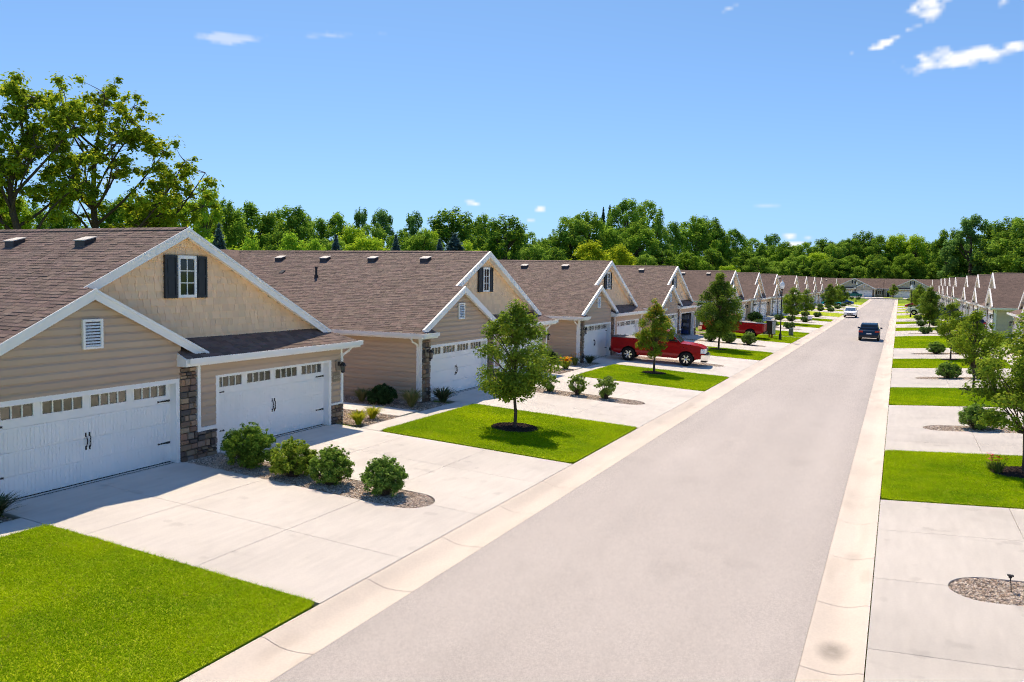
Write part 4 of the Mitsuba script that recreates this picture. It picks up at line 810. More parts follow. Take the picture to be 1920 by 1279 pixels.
SPEC = {'a': ('belt_ash', lambda: belt_crown(31, 13, 4.2, 13000, .19, (.078, .128, .014), (.11, .165, .018)), 4.2, 13, 'green leafy'), 'a2': ('belt_elm', lambda: belt_crown(37, 13, 4.2, 13000, .19, (.08, .13, .018), (.12, .17, .02)), 4.2, 13, 'mid green rounded'), 'm': ('belt_oak', lambda: belt_crown(41, 13, 4.2, 13000, .18, (.068, .118, .015), (.11, .16, .016)), 4.2, 13, 'deep green broad'),
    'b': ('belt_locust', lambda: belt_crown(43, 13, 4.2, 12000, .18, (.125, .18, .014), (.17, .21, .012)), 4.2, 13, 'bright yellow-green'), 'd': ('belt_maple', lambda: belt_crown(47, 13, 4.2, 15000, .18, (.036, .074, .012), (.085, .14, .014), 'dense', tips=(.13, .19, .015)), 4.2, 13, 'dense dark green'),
    'p': ('belt_poplar', lambda: belt_crown(53, 13, 4.2, 10000, .19, (.055, .10, .024), (.08, .13, .03), 'poplar'), 4.2, 13, 'tall slender'), 'r': ('belt_sumac', lambda: belt_crown(59, 9, 4.2, 7000, .19, (.10, .165, .014), (.14, .19, .014), 'shrub'), 4.2, 9, 'low bright layered'),
    'y': ('belt_gold', lambda: belt_crown(61, 9, 4.2, 8000, .19, (.13, .16, .010), (.19, .20, .012), 'shrub'), 4.2, 9, 'low yellowish domed'), 's': ('blue_spruce', lambda: conifer(67, 10, 2.2, 9000, .22, (.055, .095, .085), (.10, .15, .14)), 2.2, 10, 'pointed blue-grey'), 'c': ('dark_conifer', lambda: conifer(71, 10, 2.2, 7000, .24, (.03, .06, .03), (.05, .09, .04)), 2.2, 10, 'narrow dark pointed')}
rb = np.random.default_rng(5); count = {}
order = sorted(BELT, key=lambda q: -math.atan2(q[2], q[1]))
for sp, x, y, h, r in order:
    s = 'a2' if sp == 'a' and int(x * 3 + y) % 2 else sp; nm, fn, R0, H0, adj = SPEC[s]
    i = count.get(s, 0); count[s] = i + 1; rr = r * rb.uniform(1.05, 1.25) if sp not in 'sc' else r * (2.2 if sp == 's' else 1.15)
    kind = {'s': 'spruce_tree', 'c': 'conifer_tree'}.get(sp, 'tree')
    plant_tree(kind, nm, fn, x, y, -.1, (rr / R0, h * rb.uniform(1.0, 1.06) / H0), rb.uniform(0, 360), f'{ordinal(i)} {adj} {"spruce" if sp == "s" else "conifer" if sp == "c" else "tree"} counted from the oaks along the far tree belt', group='trees of the belt beyond the houses')
# the wood behind: reads as one mass
rb = np.random.default_rng(15); j = 0; used['woodland'] = 0
tag('woodland', 'wood of closed green trees filling in behind the tree belt', kind='stuff')
wood = [(-84 - 14 * rb.uniform(), 30 + i * 6.2, rb.uniform(.66, .86)) for i in range(56)] + [(-50 + i * 5.6, 392 + rb.uniform(-8, 25), rb.uniform(1.2, 1.5)) for i in range(34)] + [(62 + rb.uniform(0, 12), 150 + i * 11, 1.5) for i in range(18)] + [(-66 - 6 * rb.uniform(), 64 + i * 7.5, rb.uniform(.45, .58)) for i in range(42)] + [(-40 + i * 6.5, 338 + rb.uniform(-3, 5), rb.uniform(.7, .9)) for i in range(14)]
for i, (x, y, s) in enumerate(wood):
    nm = ['belt_ash', 'belt_oak', 'belt_elm', 'belt_maple'][i % 4]; sp = [q for q in SPEC.values() if q[0] == nm][0]; group_of(nm, sp[1])
    if y > 180: s *= 1.35
    scene[f'woodland__{i + 1:03d}'] = {'type': 'instance', 'shapegroup': {'type': 'ref', 'id': f'{nm}_source'}, 'to_world': T().translate([float(x), float(y), -1.0]) @ T().rotate([0, 0, 1], float(rb.uniform(0, 360))) @ T().scale([s * 1.25, s * 1.25, s])}

# ------------------------------------------------------------------ shrubs and small plants
def shrub(seed, r, h, n, size, col, second, round_=1.0, sparse=0.0):
    rng = np.random.default_rng(seed); st, fo = MB(), MB(); cl, rc = [], []
    for i in range(95 if sparse < .5 else 34):
        d = rng.normal(size=3); d /= np.linalg.norm(d); t = rng.uniform(.62, .93)
        w = 1.0 if d[2] > 0 else 1.0 + .35 * abs(d[2])
        c = np.array([d[0] * r * t * w, d[1] * r * t * w, h * .5 + d[2] * h * .44 * t]); c[2] = max(c[2], .12 * h)
        if sparse > .5: c[:2] *= .35 + .7 * c[2] / h
        cl.append(c); rc.append(r * rng.uniform(.15, .24)); st.tube([(rng.normal(0, .05), rng.normal(0, .05), -.03), c * [.55, .55, .6], c], [.012, .009, .004], 5)
    for i in range(40):      # shoots that stick out
        a, e = rng.uniform(0, 6.283), rng.uniform(.1, 1.4); d = np.array([math.cos(a) * math.cos(e), math.sin(a) * math.cos(e), math.sin(e)])
        c = np.array([0, 0, h * .48]) + d * np.array([r * .95, r * .95, h * .52]) * rng.uniform(.9, 1.06); cl.append(c); rc.append(r * .08)
    if sparse < .5: cl += [np.array([0, 0, h * .45])] * 2; rc += [r * .6] * 2
    leaf_cloud(np.array(cl), np.array(rc), n, size, col, rng, fo, flat=.9, jit=.35, second=second); return st, fo
SH = {'dogwood_a': lambda: shrub(1, .66, 1.12, 11000, .035, (.062, .115, .016), (.125, .175, .022)), 'dogwood_b': lambda: shrub(2, .60, 1.0, 10000, .034, (.12, .17, .018), (.22, .25, .035)), 'dogwood_c': lambda: shrub(3, .55, .98, 9000, .034, (.09, .15, .022), (.18, .235, .05)), 'dogwood_d': lambda: shrub(4, .58, .98, 10000, .033, (.08, .14, .024), (.16, .22, .055)),
    'open_shrub': lambda: shrub(6, .54, .95, 3200, .042, (.10, .155, .025), (.20, .24, .09), sparse=.6), 'far_shrub': lambda: shrub(7, .70, 1.0, 2400, .06, (.048, .09, .024), (.09, .14, .045)), 'yew': lambda: shrub(8, .55, .75, 4500, .05, (.022, .048, .016), (.034, .07, .022))}
def plant_shrub(n, x, y, label, sc=1.0, rot=0, key='shrub', z=None, group=None, hz=1.0):
    plant_tree(key, n, SH[n], x, y, (gzz(x, y) - .03) if z is None else z, (sc, sc * hz), rot, label, 'shrub', group, 'foliage', 'stems')
g0 = 'shrubs in the first gravel bed'
plant_shrub('dogwood_a', -15.45, 16.36, 'largest dark shrub against the stone column of the first house', 1.05, 0, group=g0); plant_shrub('dogwood_b', -13.95, 16.36, 'yellow-green shrub second from the garage in the first gravel bed', 1.0, 50, group=g0)
plant_shrub('dogwood_c', -12.72, 16.36, 'narrow leafy shrub third from the garage in the first gravel bed', 1.0, 100, group=g0); plant_shrub('dogwood_d', -11.15, 16.40, 'round shrub alone at the street tip of the first gravel bed', .98, 10, group=g0)
for i, (x, l) in enumerate(((-14.35, 'open shrub nearest the garage in the second gravel bed'), (-12.98, 'open shrub in the middle of the second gravel bed'), (-11.6, 'fuller open shrub at the street end of the second gravel bed'))): plant_shrub('open_shrub', x, 34.35, l, (.92, 1.0, 1.08)[i], i * 80)
for i, (x, l) in enumerate(((-14.5, 'round shrub nearest the garages before the second red pickup'), (-12.95, 'round shrub in the middle of the bed before the second red pickup'), (-11.3, 'flowering round shrub at the street end of the bed before the second red pickup'))): plant_shrub('dogwood_d', x, 70.5, l, 1.0 + .06 * i, i * 90)
for k, side in [(q, 'L') for q in LEFT_K[4:]] + [(q, 'R') for q in R_ALL if q >= 1]:
    y = Y0 + S * k + 3.3; xs = (-11.2, -13.0, -14.6) if side == 'L' else ((2.85,) if k == 1 else (2.75, 4.3))
    for i, x in enumerate(xs):
        idx = (LEFT_K if side == 'L' else R_ALL).index(k); where = ['street end', 'middle', 'garage end'][i] if side == 'L' else ['street end', 'garage end'][i]
        plant_shrub('dogwood_d' if side == 'R' and k < 4 else 'far_shrub', x, y, f'trimmed dark shrub at the {where} of the {ordinal(idx)} gravel bed, {row_name(side)} row', 1.12 if side == 'R' and k < 4 else 1.0, 57 * i + k * 31, hz=.88)
def tuft(seed, n, h, spread, col, second=None, flowers=None, nf=0):
    rng = np.random.default_rng(seed); b, fl = MB(), MB()
    for i in range(n):
        a, l = rng.uniform(0, 6.283), h * rng.uniform(.6, 1.15); o = spread * rng.uniform(.3, 1.1); w = rng.uniform(.012, .022); d = np.array([math.cos(a), math.sin(a), 0]); t = np.array([-d[1], d[0], 0]) * w
        base = d * rng.uniform(0, .09); pts = [base + d * o * q ** 1.6 + np.array([0, 0, l * (1.25 * q - .45 * q * q)]) for q in (0, .4, .75, 1.0)]
        V = [pts[0] - t, pts[0] + t, pts[1] - t, pts[1] + t, pts[2] - t * .7, pts[2] + t * .7, pts[3]]; c = np.minimum(np.array(col if second is None or rng.uniform() < .65 else second) * 1.7 * rng.uniform(.7, 1.3), .85)
        b.add(V, [[0, 1, 3], [0, 3, 2], [2, 3, 5], [2, 5, 4], [4, 5, 6]], c)
    for i in range(nf):
        a, o = rng.uniform(0, 6.283), spread * rng.uniform(0, .85); p = np.array([math.cos(a) * o, math.sin(a) * o, h * rng.uniform(.85, 1.25)]); c = np.array(flowers[rng.integers(len(flowers))]) * rng.uniform(.8, 1.2)
        for q in range(5):
            g = q * 1.2566 + a; e = np.array([math.cos(g), math.sin(g), .55]) * .075; s = np.array([-math.sin(g), math.cos(g), 0]) * .03; fl.add([p, p + e * .6 - s, p + e, p + e * .6 + s], [[0, 1, 2], [0, 2, 3]], c)
        fl.tube([p * [.4, .4, 0], p], [.006, .004], 4, (.09, .14, .03))
    return b, fl
TF = {'daylily': tuft(1, 190, .52, .42, (.20, .23, .012), (.30, .27, .02), None, 0), 'yellow_daylily': tuft(2, 170, .50, .42, (.17, .24, .02), (.28, .30, .03), [(.85, .50, .01), (.80, .33, .01), (.9, .62, .03)], 60), 'orange_daylily': tuft(3, 150, .62, .38, (.10, .14, .03), (.16, .17, .04), [(.75, .25, .03), (.7, .32, .05)], 14), 'feather_grass': tuft(4, 300, .80, .62, (.13, .15, .05), (.22, .19, .09)), 'dark_grass': tuft(5, 300, .62, .62, (.045, .07, .03), (.10, .09, .05))}
TFP = {k: (as_ply(b, 'blade'), as_ply(f, 'blade') if f.n else None) for k, (b, f) in TF.items()}
def plant_tuft(n, x, y, label, sc=1.0, rot=0, z=None):
    k = free('flower_clump' if 'daylily' in n else 'grass_clump'); M = T().translate([float(x), float(y), gzz(x, y) - .02 if z is None else z]) @ T().rotate([0, 0, 1], rot) @ T().scale([sc] * 3); b, f = TFP[n]
    scene[f'{k}__leaf_blades'] = {**b, 'to_world': M}
    if f: scene[f'{k}__flowers'] = {**f, 'to_world': M}
    tag(k, label, 'flower' if 'daylily' in n else 'grass')
plant_tuft('daylily', -16.55, 22.75, 'yellow-leaved daylily clump at the corner of the first house', 1.05); plant_tuft('daylily', -16.75, 23.85, 'yellow-leaved daylily clump beside the walk, behind the corner clump', .98, 90)
plant_tuft('feather_grass', -19.3, 26.75, 'feathery grass clump farthest back along the wall of the second house', .8); plant_shrub('yew', -18.3, 26.7, 'dark spreading yew against the wall of the second house', 1.05, z=-.03); plant_tuft('feather_grass', -16.95, 26.75, 'tan feathery grass clump at the corner of the second house', 1.0, 40); plant_tuft('feather_grass', -17.25, 27.2, 'small feathery grass tuft leaning on the corner of the second house', .7, 140); plant_tuft('dark_grass', -16.55, 28.45, 'dark arching grass clump under the lantern of the second house', 1.1, 10)
plant_shrub('yew', -18.7, 44.7, 'dark yew against the wall of the third house', .95, 120, z=-.03); plant_tuft('yellow_daylily', -16.8, 42.6, 'bright yellow daylily clump in full flower by the walk', 1.05); plant_tuft('orange_daylily', -17.0, 44.6, 'orange flowering clump at the corner of the third house', .95); plant_tuft('dark_grass', -16.7, 46.2, 'dark grass clump under the lantern of the third house', .95, 70)
plant_shrub('yew', -17.3, 60.9, 'dark rounded yew beside the open garage of the fourth house', 1.1, 20, z=-.03); plant_tuft('yellow_daylily', -17.0, 61.9, 'lime yellow clump beside the open garage of the fourth house', 1.35, 50)
plant_shrub('yew', -16.7, 89.6, 'dark yew before the fifth house, behind the second red pickup', 1.2, 50, z=-.03); plant_shrub('far_shrub', -17.2, 84.6, 'green shrub behind the cab of the second red pickup', 1.0, 0, z=-.03); plant_shrub('yew', -16.4, 106.5, 'large dark yew before the sixth house behind the mailbox cabinet', 1.7, 150, z=-.03)
plant_tuft('dark_grass', -16.5, 10.25, 'dark grass clump at the near corner of the closest house', .9)
plant_tuft('orange_daylily', 2.75, 26.4, 'small flowering plant in the mulch under the leafy street tree', .7)
key = free('flower_clump'); rg = np.random.default_rng(8); b = MB()
for i in range(40):
    a = rg.uniform(0, 6.283); p = np.array([math.cos(a) * rg.uniform(0, .13), math.sin(a) * rg.uniform(0, .13), rg.uniform(.28, .5)]); c = np.array([(.65, .06, .22), (.7, .10, .25), (.75, .2, .16)][rg.integers(3)])
    leaves(p[None], np.array([[0, 0, 1.0]]), .035, c[None], rg, b, .9)
M = T().translate([2.62, 26.9, gzz(2.62, 26.9)]); scene[f'{key}__flowers'] = {**as_ply(b, 'blade'), 'to_world': M}; b, _ = tuft(31, 70, .3, .16, (.14, .19, .03)); scene[f'{key}__leaf_blades'] = {**as_ply(b, 'blade'), 'to_world': M}; tag(key, 'pink flowering plant in the mulch under the leafy street tree', 'flower')
# ------------------------------------------------------------------ street furniture
BLK = (.014, .014, .016)
def lamp_post():
    P = Proto(); m = MB(); m.lathe([(0, 0), (.16, 0), (.16, .08), (.13, .12), (.12, .55), (.085, .62), (0, .62)], 16, BLK); P.add('base', m, 'vc_satin', )
    m = MB(); m.lathe([(0, .6), (.058, .62), (.048, 4.35), (.075, 4.40), (.05, 4.46), (.05, 4.6), (.12, 4.66), (.13, 4.72), (0, 4.72)], 14, BLK); P.add('pole', m, 'vc_satin')
    m = MB(); m.lathe([(0, 4.71), (.12, 4.72), (.19, 4.85), (.215, 5.02), (.20, 5.17), (.14, 5.30), (.09, 5.34), (0, 5.35)], 18, W2); P.add('globe', m, 'globe_glass', smooth=40)
    m = MB(); m.lathe([(0, 5.33), (.09, 5.34), (.085, 5.38), (.045, 5.42), (.04, 5.48), (.015, 5.56), (0, 5.58)], 12, (.75, .75, .73)); P.add('finial', m, 'vc_satin'); return P
scene['globe_glass'] = {'type': 'principled', 'base_color': {'type': 'rgb', 'value': [.93, .93, .91]}, 'roughness': .6, 'specular': .2}
LP = lamp_post()
for x, y, s, l in ((-9.79, 78.8, 1.01, 'black lamp post with white globe on the wide lawn by the mailbox cabinet'), (1.82, 146.2, .95, 'black lamp post with white globe beside the grey and white pickup'), (-10.6, 242.5, 1.0, 'distant black lamp post with white globe before the end house')):
    LP.place('street_lamp', T().translate([x, y, gzz(x, y)]) @ T().scale([s] * 3), l, 'street lamp', 'globe street lamps')
P = Proto(); m = MB().box(-.36, .36, -.24, .24, .34, 1.62, (.018, .018, .022)); P.add('cabinet', m, 'vc_satin'); m = MB()
for r in range(8):
    for c in range(2): m.box(.365, .372, -.22 + c * .225, -.005 + c * .225, .42 + r * .145, .555 + r * .145, (.42, .42, .43))
P.add('doors', m, 'vc_satin'); m = MB().box(-.40, .42, -.28, .28, 1.62, 1.67, (.28, .29, .31)); P.add('hood', m, 'vc_satin'); m = MB()
for a in (-.2, .12): m.box(a, a + .12, -.06, .06, -.1, .34, (.42, .22, .05))
P.add('post', m, 'vc'); P.place('mailbox', T().translate([-10.9, 80.6, gzz(-10.9, 80)]) @ T().rotate([0, 0, 1], -35), 'black mailbox cabinet with grey doors on short wooden posts', 'mailbox')
P = Proto(); m = MB().hexas([[(-.2, -.2, 0), (.2, -.2, 0), (.2, .2, 0), (-.2, .2, 0), (-.19, -.19, .70), (.19, -.19, .70), (.19, .19, .70), (-.19, .19, .70)]], (.10, .125, .115)); P.add('box', m, 'vc_satin'); m = MB().hexas([[(-.22, -.22, .70), (.22, -.22, .70), (.22, .22, .70), (-.22, .22, .70), (-.16, -.16, .79), (.16, -.16, .79), (.16, .16, .79), (-.16, .16, .79)]], (.12, .145, .13)); P.add('cover', m, 'vc_satin')
P.place('utility_box', T().translate([-9.65, 85.9, gzz(-9.65, 86)]), 'grey-green utility box on the lawn by the narrow path', 'utility box')
P = Proto(); P.add('panel', MB().box(-.02, .0, -.30, .30, .45, .85, (.55, .56, .66)), 'vc_satin'); m = MB()
for a in (-.24, .22): m.box(-.015, -.005, a, a + .02, -.05, .45, (.2, .2, .2))
P.add('stake', m, 'vc_satin'); P.place('yard_sign', T().translate([-10.6, 115.2, gzz(-10.6, 117)]) @ T().rotate([0, 0, 1], -60), 'small white yard sign staked before a dark shrub', 'sign')
P = Proto(); m = MB().tube([(0, 0, 0), (-.03, 0, .30)], .009, 6, BLK).box(-.075, .02, -.035, .035, .30, .318, BLK).box(-.055, -.005, -.02, .02, .265, .30, BLK); P.add('stake', m, 'vc_satin'); P.place('garden_light', T().translate([2.02, 16.42, gzz(2.0, 16) - .03]), 'small black path light staked in the nearest gravel bed', 'garden light')
# things in the open garage
P = Proto(); m = MB()
for z in (.1, .75, 1.4): m.box(-.25, .25, -1.0, 1.0, z, z + .03, (.04, .09, .22))
for a in (-.25, .22):
    for b in (-1.0, .97): m.box(a, a + .03, b, b + .03, 0, 1.95, (.03, .06, .16))
P.add('frame', m, 'vc_satin'); rg = np.random.default_rng(2)
for z in (.13, .78, 1.43):
    for i in range(4): a = -.95 + i * .48; P.add('storage_box', MB().box(-.2, .2, a, a + .42, z, z + rg.uniform(.25, .5), [(.03, .06, .2), (.05, .11, .3), (.25, .26, .3)][rg.integers(3)]), 'vc_satin')
P.place('storage_shelf', T().translate([-18.6, Y0 + S * 3 + 8.62, .0]) @ T().rotate([0, 0, 1], 90), 'blue storage shelf full of boxes inside the open garage', 'shelf')

# ------------------------------------------------------------------ vehicles: x forward, y to the driver's side, z up
def prof(pts): return Polygon(pts)
def carved(poly, wheels, r, W):
    for x in wheels: poly = poly.difference(Point(x, .36).buffer(r, 20))
    return poly
def vehicle(kind, paint, cover=None):
    P = Proto(); W = {'pickup': 1.96, 'suv': 1.86, 'sedan': 1.80}[kind]
    if kind == 'pickup':
        L, wh, R = 5.64, (1.74, -1.66), .40
        body = Polygon([(-2.80, .56), (-2.82, .75), (-2.80, 1.34), (-.55, 1.34), (1.0, 1.31), (1.9, 1.28), (2.5, 1.21), (2.80, 1.10), (2.86, .62), (2.74, .50), (2.3, .40), (-2.3, .40), (-2.6, .50)]); cabin = [(-.62, 1.28), (-.52, 1.84), (-.38, 1.93), (-.05, 1.97), (.50, 1.95), (.70, 1.88), (1.42, 1.28)]; zb, zt = 1.31, 1.97; ws, rs = ((1.35, 1.345), (.76, 1.835)), ((-.60, 1.38), (-.53, 1.80))
        side = [[(-.44, 1.38), (-.36, 1.80), (-.05, 1.85), (-.02, 1.38)], [(.06, 1.38), (.03, 1.85), (.56, 1.82), (1.12, 1.38)]]
    elif kind == 'suv':
        L, wh, R = 4.55, (1.36, -1.30), .345
        body = Polygon([(-2.22, .42), (-2.27, .62), (-2.24, .95), (-2.10, 1.06), (-1.0, 1.05), (.9, 1.03), (1.6, .97), (2.05, .86), (2.23, .70), (2.27, .45), (2.1, .30), (-2.0, .30)]); cabin = [(-2.13, 1.0), (-1.98, 1.25), (-1.66, 1.58), (-1.3, 1.65), (-.5, 1.68), (.12, 1.63), (.35, 1.54), (1.12, .98)]; zb, zt = 1.0, 1.68; ws, rs = ((1.02, 1.08), (.40, 1.52)), ((-2.06, 1.13), (-1.74, 1.50))
        side = [[(-1.85, 1.1), (-1.66, 1.42), (-1.2, 1.55), (-.95, 1.56), (-.9, 1.1)], [(-.82, 1.1), (-.86, 1.57), (.0, 1.55), (.02, 1.1)], [(.1, 1.1), (.09, 1.53), (.3, 1.46), (.85, 1.1)]]
    else:
        L, wh, R = 4.7, (1.42, -1.38), .33
        body = Polygon([(-2.30, .40), (-2.34, .62), (-2.3, .92), (-1.5, .98), (.9, .95), (1.7, .88), (2.15, .76), (2.33, .6), (2.33, .42), (2.1, .26), (-2.1, .26)]); cabin = [(-1.85, .92), (-1.15, 1.36), (-.7, 1.44), (-.2, 1.45), (.25, 1.38), (1.15, .9)]; zb, zt = .93, 1.45; ws, rs = ((1.05, 1.0), (.33, 1.34)), ((-1.75, 1.0), (-1.18, 1.33))
        side = [[(-1.4, 1.0), (-1.05, 1.30), (-.4, 1.36), (-.36, 1.0)], [(-.28, 1.0), (-.3, 1.36), (.2, 1.31), (.8, 1.0)]]
    def warp(v):
        v = np.array(v); t = np.abs(v[:, 0]) / (L / 2); front = v[:, 0] > 0
        v[:, 1] *= 1 - np.where(front, .13, .07 if kind != 'pickup' else .02) * np.clip(t, 0, 1.1) ** 5
        k = np.clip((v[:, 2] - zb) / (zt - zb), 0, 1.1); v[:, 1] *= 1 - (.20 if kind != 'pickup' else .17) * k ** 1.15
        lo = np.clip((.75 - v[:, 2]) / .45, 0, 1); v[:, 1] *= 1 - .05 * lo ** 2
        mid = np.clip(1 - np.abs(v[:, 2] - .80) / .3, 0, 1); v[:, 1] *= 1 + .012 * mid
        v[:, 0] -= np.sign(v[:, 0]) * .10 * (np.abs(v[:, 1]) / (W / 2)) ** 3 * np.clip(t, 0, 1) ** 6
        return v
    def solid(poly, y0, y1, c, mb=None, edge=.12):
        mb = mb or MB()
        for p in getattr(poly, 'geoms', [poly]):
            m = trimesh.creation.extrude_polygon(p, y1 - y0, engine='earcut'); v = np.array(m.vertices); m = trimesh.Trimesh(np.c_[v[:, 0], v[:, 2] + y0, v[:, 1]], m.faces[:, ::-1], process=True).subdivide_to_size(edge, max_iter=12)
            mb.add(warp(m.vertices), m.faces, c)
        return mb
    hw = W / 2; g = carved(body, wh, R + (.12 if kind == 'pickup' else .085), W); dark = (.012, .012, .013)
    m = MB(); solid(g.buffer(-.025).buffer(.02), -hw, hw, paint, m); solid(g, -hw + .035, hw - .035, paint, m); P.add('body', m, 'car_paint', smooth=False)
    solid_c = Polygon(cabin); m = MB(); solid(solid_c, -hw * .93, hw * .93, paint, m); P.add('cabin', m, 'car_paint')
    m = MB(); core = body.buffer(-.05); solid(core.intersection(sbox(-3, .25, 3, .95)), -hw + .22, hw - .22, dark, m); P.add('underbody', m, 'vc')
    for s in side:
        for q in (-1, 1):
            y = hw * .93; P.add('side_window', solid(Polygon(s), *sorted((q * (y - .01), q * (y + .008))), W2), 'dark_glass')
    def slanted(a, b, w, nm, off=.012):
        (x0, z0), (x1, z1) = a, b; d = np.array([z0 - z1, x1 - x0]); d = d / np.hypot(*d); d = d if d[1] > 0 else -d
        q = Polygon([(x0 - d[0] * .01, z0 - d[1] * .01), (x1 - d[0] * .01, z1 - d[1] * .01), (x1 + d[0] * off, z1 + d[1] * off), (x0 + d[0] * off, z0 + d[1] * off)]); P.add(nm, solid(q, -w, w, W2), 'windscreen' if nm == 'windshield' else 'dark_glass')
    slanted(*ws, hw * .86, 'windshield'); slanted(*rs, hw * .80, 'rear_window')
    xf, xb = body.bounds[2], body.bounds[0]
    if kind == 'pickup':
        m = MB(); solid(sbox(xf - .22, .40, xf + .15, .72), -hw - .02, hw + .02, W2, m, .1); P.add('front_bumper', m, 'chrome'); P.add('valance', solid(sbox(xf - .25, .28, xf + .06, .40), -hw * .9, hw * .9, dark), 'vc_satin'); P.add('front_trim', solid(sbox(xf - .2, .72, xf + .10, .78), -hw + .02, hw - .02, dark), 'vc_satin')
        m = MB(); solid(sbox(xb - .10, .50, xb + .06, .66), -hw + .05, hw - .05, dark, m, .1); P.add('rear_bumper', m, 'vc_satin')
        P.add('grille', solid(sbox(xf - .1, .78, xf - .0, 1.07), -hw * .58, hw * .58, (.02, .02, .02)), 'vc_satin'); m = MB(); solid(sbox(xf - .09, .87, xf + .02, .94), -hw * .60, hw * .60, W2, m); P.add('grille_bar', m, 'chrome')
        for q in (-1, 1): P.add('headlight', solid(sbox(xf - .26, .80, xf + .004, 1.06), *sorted((q * hw * .60, q * hw * 1.012)), (.75, .76, .76)), 'lamp_lens')
        for q in (-1, 1): P.add('tail_light', solid(sbox(xb - .012, .78, xb + .10, 1.22), *sorted((q * hw * .86, q * hw * 1.004)), (.35, .012, .01)), 'vc_satin')
        if cover: P.add('bed_cover', solid(Polygon([(-2.78, 1.34), (-2.78, 1.37), (-.64, 1.37), (-.64, 1.34)]), -hw * .92, hw * .92, cover), 'vc_satin'); P.add('bed_panel', solid(Polygon([(-1.95, 1.372), (-1.95, 1.388), (-.66, 1.388), (-.66, 1.372)]), -hw * .90, hw * .90, (.30, .27, .26)), 'vc')
        P.add('side_strip', solid(sbox(-2.6, .56, 2.2, .68).difference(shapely.union_all([Point(x, .36).buffer(R + .1) for x in wh])), -hw - .004, hw + .004, np.minimum(np.array(paint) * 1.1 + .03, .9)), 'vc_satin')
    else:
        P.add('front_bumper', solid(sbox(xf - .3, .30, xf + .02, .46), -hw * .97, hw * .97, dark), 'vc_satin'); P.add('rear_bumper', solid(sbox(xb - .03, .34, xb + .25, .54), -hw * .96, hw * .96, (.025, .026, .03)), 'vc_satin')
        P.add('grille', solid(sbox(xf - .25, .50, xf - .02 + .03, .72), -hw * .55, hw * .55, dark), 'vc_satin')
        for q in (-1, 1): P.add('headlight', solid(sbox(xf - .50, .70, xf - .11, .82), *sorted((q * hw * .58, q * hw * 1.0)), (.7, .72, .74)), 'lamp_lens')
        for q in (-1, 1): P.add('tail_light', solid(sbox(xb - .006 + .02, .82, xb + .32, .98), *sorted((q * hw * .60, q * hw * 1.012)), (.42, .03, .015)), 'vc_satin')
        m = MB(); solid(sbox(xb - .012, .66, xb + .05, .78), -.24, .24, (.72, .70, .70), m); P.add('licence_plate', m, 'vc_satin')
    for q in (-1, 1):
        x, z = (1.12, 1.44) if kind == 'pickup' else (.82, 1.10); m = MB().box(x - .05, x + .06, q * hw * .98 if q > 0 else q * hw * .98 - .20, q * hw * .98 + .20 if q > 0 else q * hw * .98, z - .06, z + .09, dark if kind == 'pickup' else paint); P.add('mirror', m, 'vc_satin')
    for x in wh:
        for q in (-1, 1):
            n = P.name('wheel'); w = .12; t = MB(); t.lathe([(R * .62, -w), (R * .90, -w), (R, -w * .7), (R, w * .7), (R * .90, w), (R * .62, w), (R * .62, -w)], 28, (.014, .014, .014)); v, f, c = t.get(); a = np.c_[v[:, 0], v[:, 2], v[:, 1]]
            y = q * (hw - .125); P.add(f'{n}__tyre', MB().add(a + [x, y, R], f[:, ::-1], c), 'vc')
            r = MB(); r.lathe([(0, .02), (R * .16, .05), (R * .2, .02), (R * .2, 0)], 16); r.lathe([(R * .56, -.02), (R * .64, .05), (R * .66, .0)], 24)
            for i in range(6):
                an = i * math.pi / 3; ca, sa = math.cos(an), math.sin(an); pt = lambda rr, s, h: (rr * ca - s * sa, rr * sa + s * ca, h)
                r.hexas([[pt(R * .14, -.035, .0), pt(R * .60, -.05, .0), pt(R * .60, .05, .0), pt(R * .14, .035, .0), pt(R * .14, -.03, .04), pt(R * .60, -.042, .035), pt(R * .60, .042, .035), pt(R * .14, .03, .04)]])
            v, f, c = r.get(); a = np.c_[v[:, 0], q * (v[:, 2] + .075), v[:, 1]]; P.add(f'{n}__rim', MB().add(a + [x, y, R], f, c), 'chrome'); P.add(f'{n}__hub', MB().add(np.c_[v[:, 0] * 0, v[:, 0] * 0, v[:, 0] * 0][:0].reshape(-1, 3), np.zeros((0, 3), int)).tube([(x, y - .05, R), (x, y + .05, R)], R * .60, 20, dark), 'vc')
    return P
scene['lamp_lens'] = pr((.72, .74, .75), .12, .6, clearcoat=1.0)
scene['windscreen'] = {'type': 'twosided', 'bsdf': {'type': 'blendbsdf', 'weight': .5, 'a': {'type': 'diffuse', 'reflectance': {'type': 'rgb', 'value': [.02, .025, .03]}}, 'b': {'type': 'roughconductor', 'material': 'none', 'alpha': .07, 'specular_reflectance': {'type': 'rgb', 'value': [.9, .95, 1.0]}}}}
def park(P, x, y, heading, label, cat, name, sc=1.0): P.place(name, T().translate([x, y, gzz(x, y) + .012 if not -8.4 < x < -.3 else -.415 + RISE(y)]) @ T().rotate([0, 0, 1], heading) @ T().scale([sc] * 3), label, cat, 'vehicles on the street and the driveways')
red = vehicle('pickup', (.30, .001, .004), (.045, .045, .05))
tilt = lambda x, y, h, a: None
def park_slope(P, x, y, face_street, side, label, name, cat='pickup', yaw=0):
    s = SLOPE[side]; ang = math.degrees(math.atan(s)); h = (0 if face_street else 180) if side == 'L' else (180 if face_street else 0)
    pitch = (ang if face_street else -ang)
    big = 1.06 if cat == 'pickup' else 1.0
    P.place(name, T().translate([x, y, gzz(x, y) + .008]) @ T().rotate([0, 0, 1], h + yaw) @ T().rotate([0, 1, 0], pitch) @ T().scale([big] * 3), label, cat, 'vehicles on the street and the driveways')
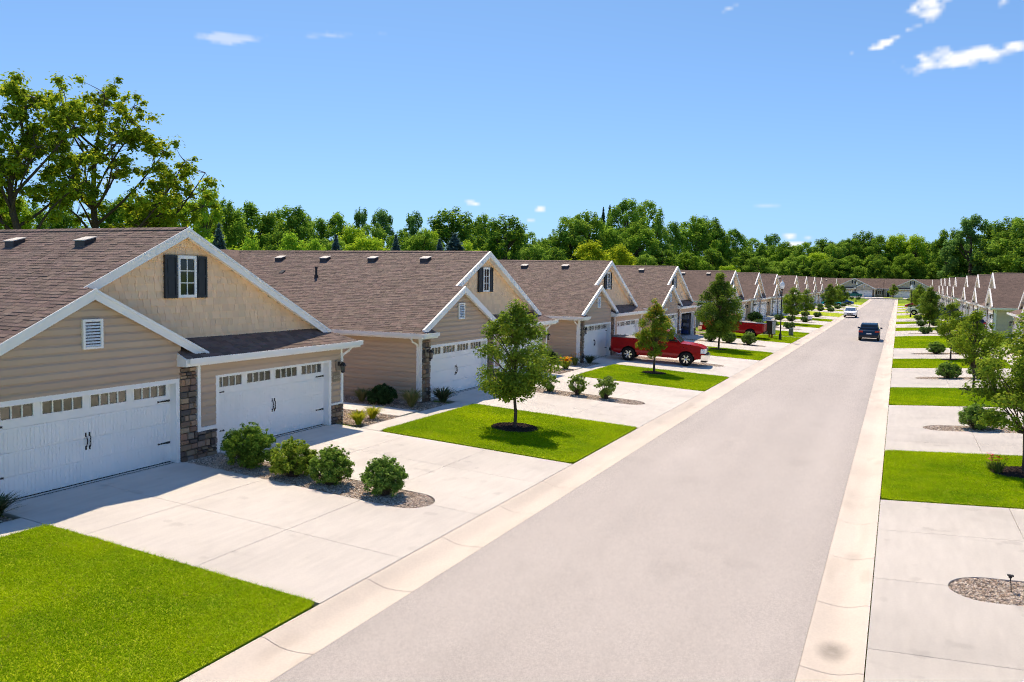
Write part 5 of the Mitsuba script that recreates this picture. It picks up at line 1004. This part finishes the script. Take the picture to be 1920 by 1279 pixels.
park_slope(red, -13.72, 50.75, True, 'L', 'red pickup with chrome bumper facing the street from the third driveway', 'pickup_truck', yaw=7)
red2 = vehicle('pickup', (.30, .001, .004), (.03, .03, .035)); park_slope(red2, -14.05, 78.3, False, 'L', 'red pickup seen from behind, parked at the edge of the wide lawn', 'pickup_truck')
park(vehicle('suv', (.006, .030, .075)), -2.43, 86.5, 90, 'dark blue hatchback driving away down the middle of the street', 'car', 'car')
park(vehicle('suv', (.78, .79, .80)), -6.87, 141, -90, 'white car coming towards the camera along the gutter', 'car', 'car')
sed = lambda c: vehicle('sedan', c)
park_slope(sed((.02, .42, .44)), -13.6, 197.5, True, 'L', 'bright teal car parked between shrubs far down the shaded row', 'car', 'car'); park_slope(sed((.015, .09, .35)), -12.2, 215.5, True, 'L', 'blue car parked far down the shaded row', 'car', 'car')
park(vehicle('pickup', (.03, .16, .16), (.02, .03, .03)), -13.5, 293.2, 0, 'dark teal pickup standing before the end house', 'pickup', 'pickup_truck')
park_slope(vehicle('pickup', (.62, .63, .64), (.05, .05, .06)), 4.3, 156.5, True, 'R', 'silver grey pickup facing the street beside the second lamp post', 'pickup_truck', 'pickup')
park_slope(vehicle('suv', (.012, .03, .085)), 6.2, 137.5, True, 'R', 'dark blue car parked high on a driveway of the sunlit row', 'car', 'car'); park_slope(vehicle('suv', (.02, .035, .10)), 6.4, 100.7, True, 'R', 'blue car parked behind the third street tree of the sunlit row', 'car', 'car'); park_slope(sed((.35, .01, .03)), 3.6, 201, True, 'R', 'red car parked far down the sunlit row', 'car', 'car')
P = Proto(); m = MB().hexas([[(-.33, -.33, .08), (.33, -.33, .08), (.33, .33, .08), (-.33, .33, .08), (-.38, -.38, 1.05), (.38, -.38, 1.05), (.38, .38, 1.05), (-.38, .38, 1.05)]], (.010, .06, .045)); P.add('body', m, 'vc_satin'); m = MB().hexas([[(-.41, -.41, 1.05), (.41, -.41, 1.05), (.41, .41, 1.05), (-.41, .41, 1.05), (-.38, -.38, 1.14), (.38, -.38, 1.10), (.38, .38, 1.10), (-.38, .38, 1.14)]], (.012, .07, .05)); P.add('lid', m, 'vc_satin')
P.place('rubbish_bin', T().translate([5.0, 132, gzz(5.0, 132)]), 'dark green rubbish bin on a driveway of the sunlit row', 'bin')
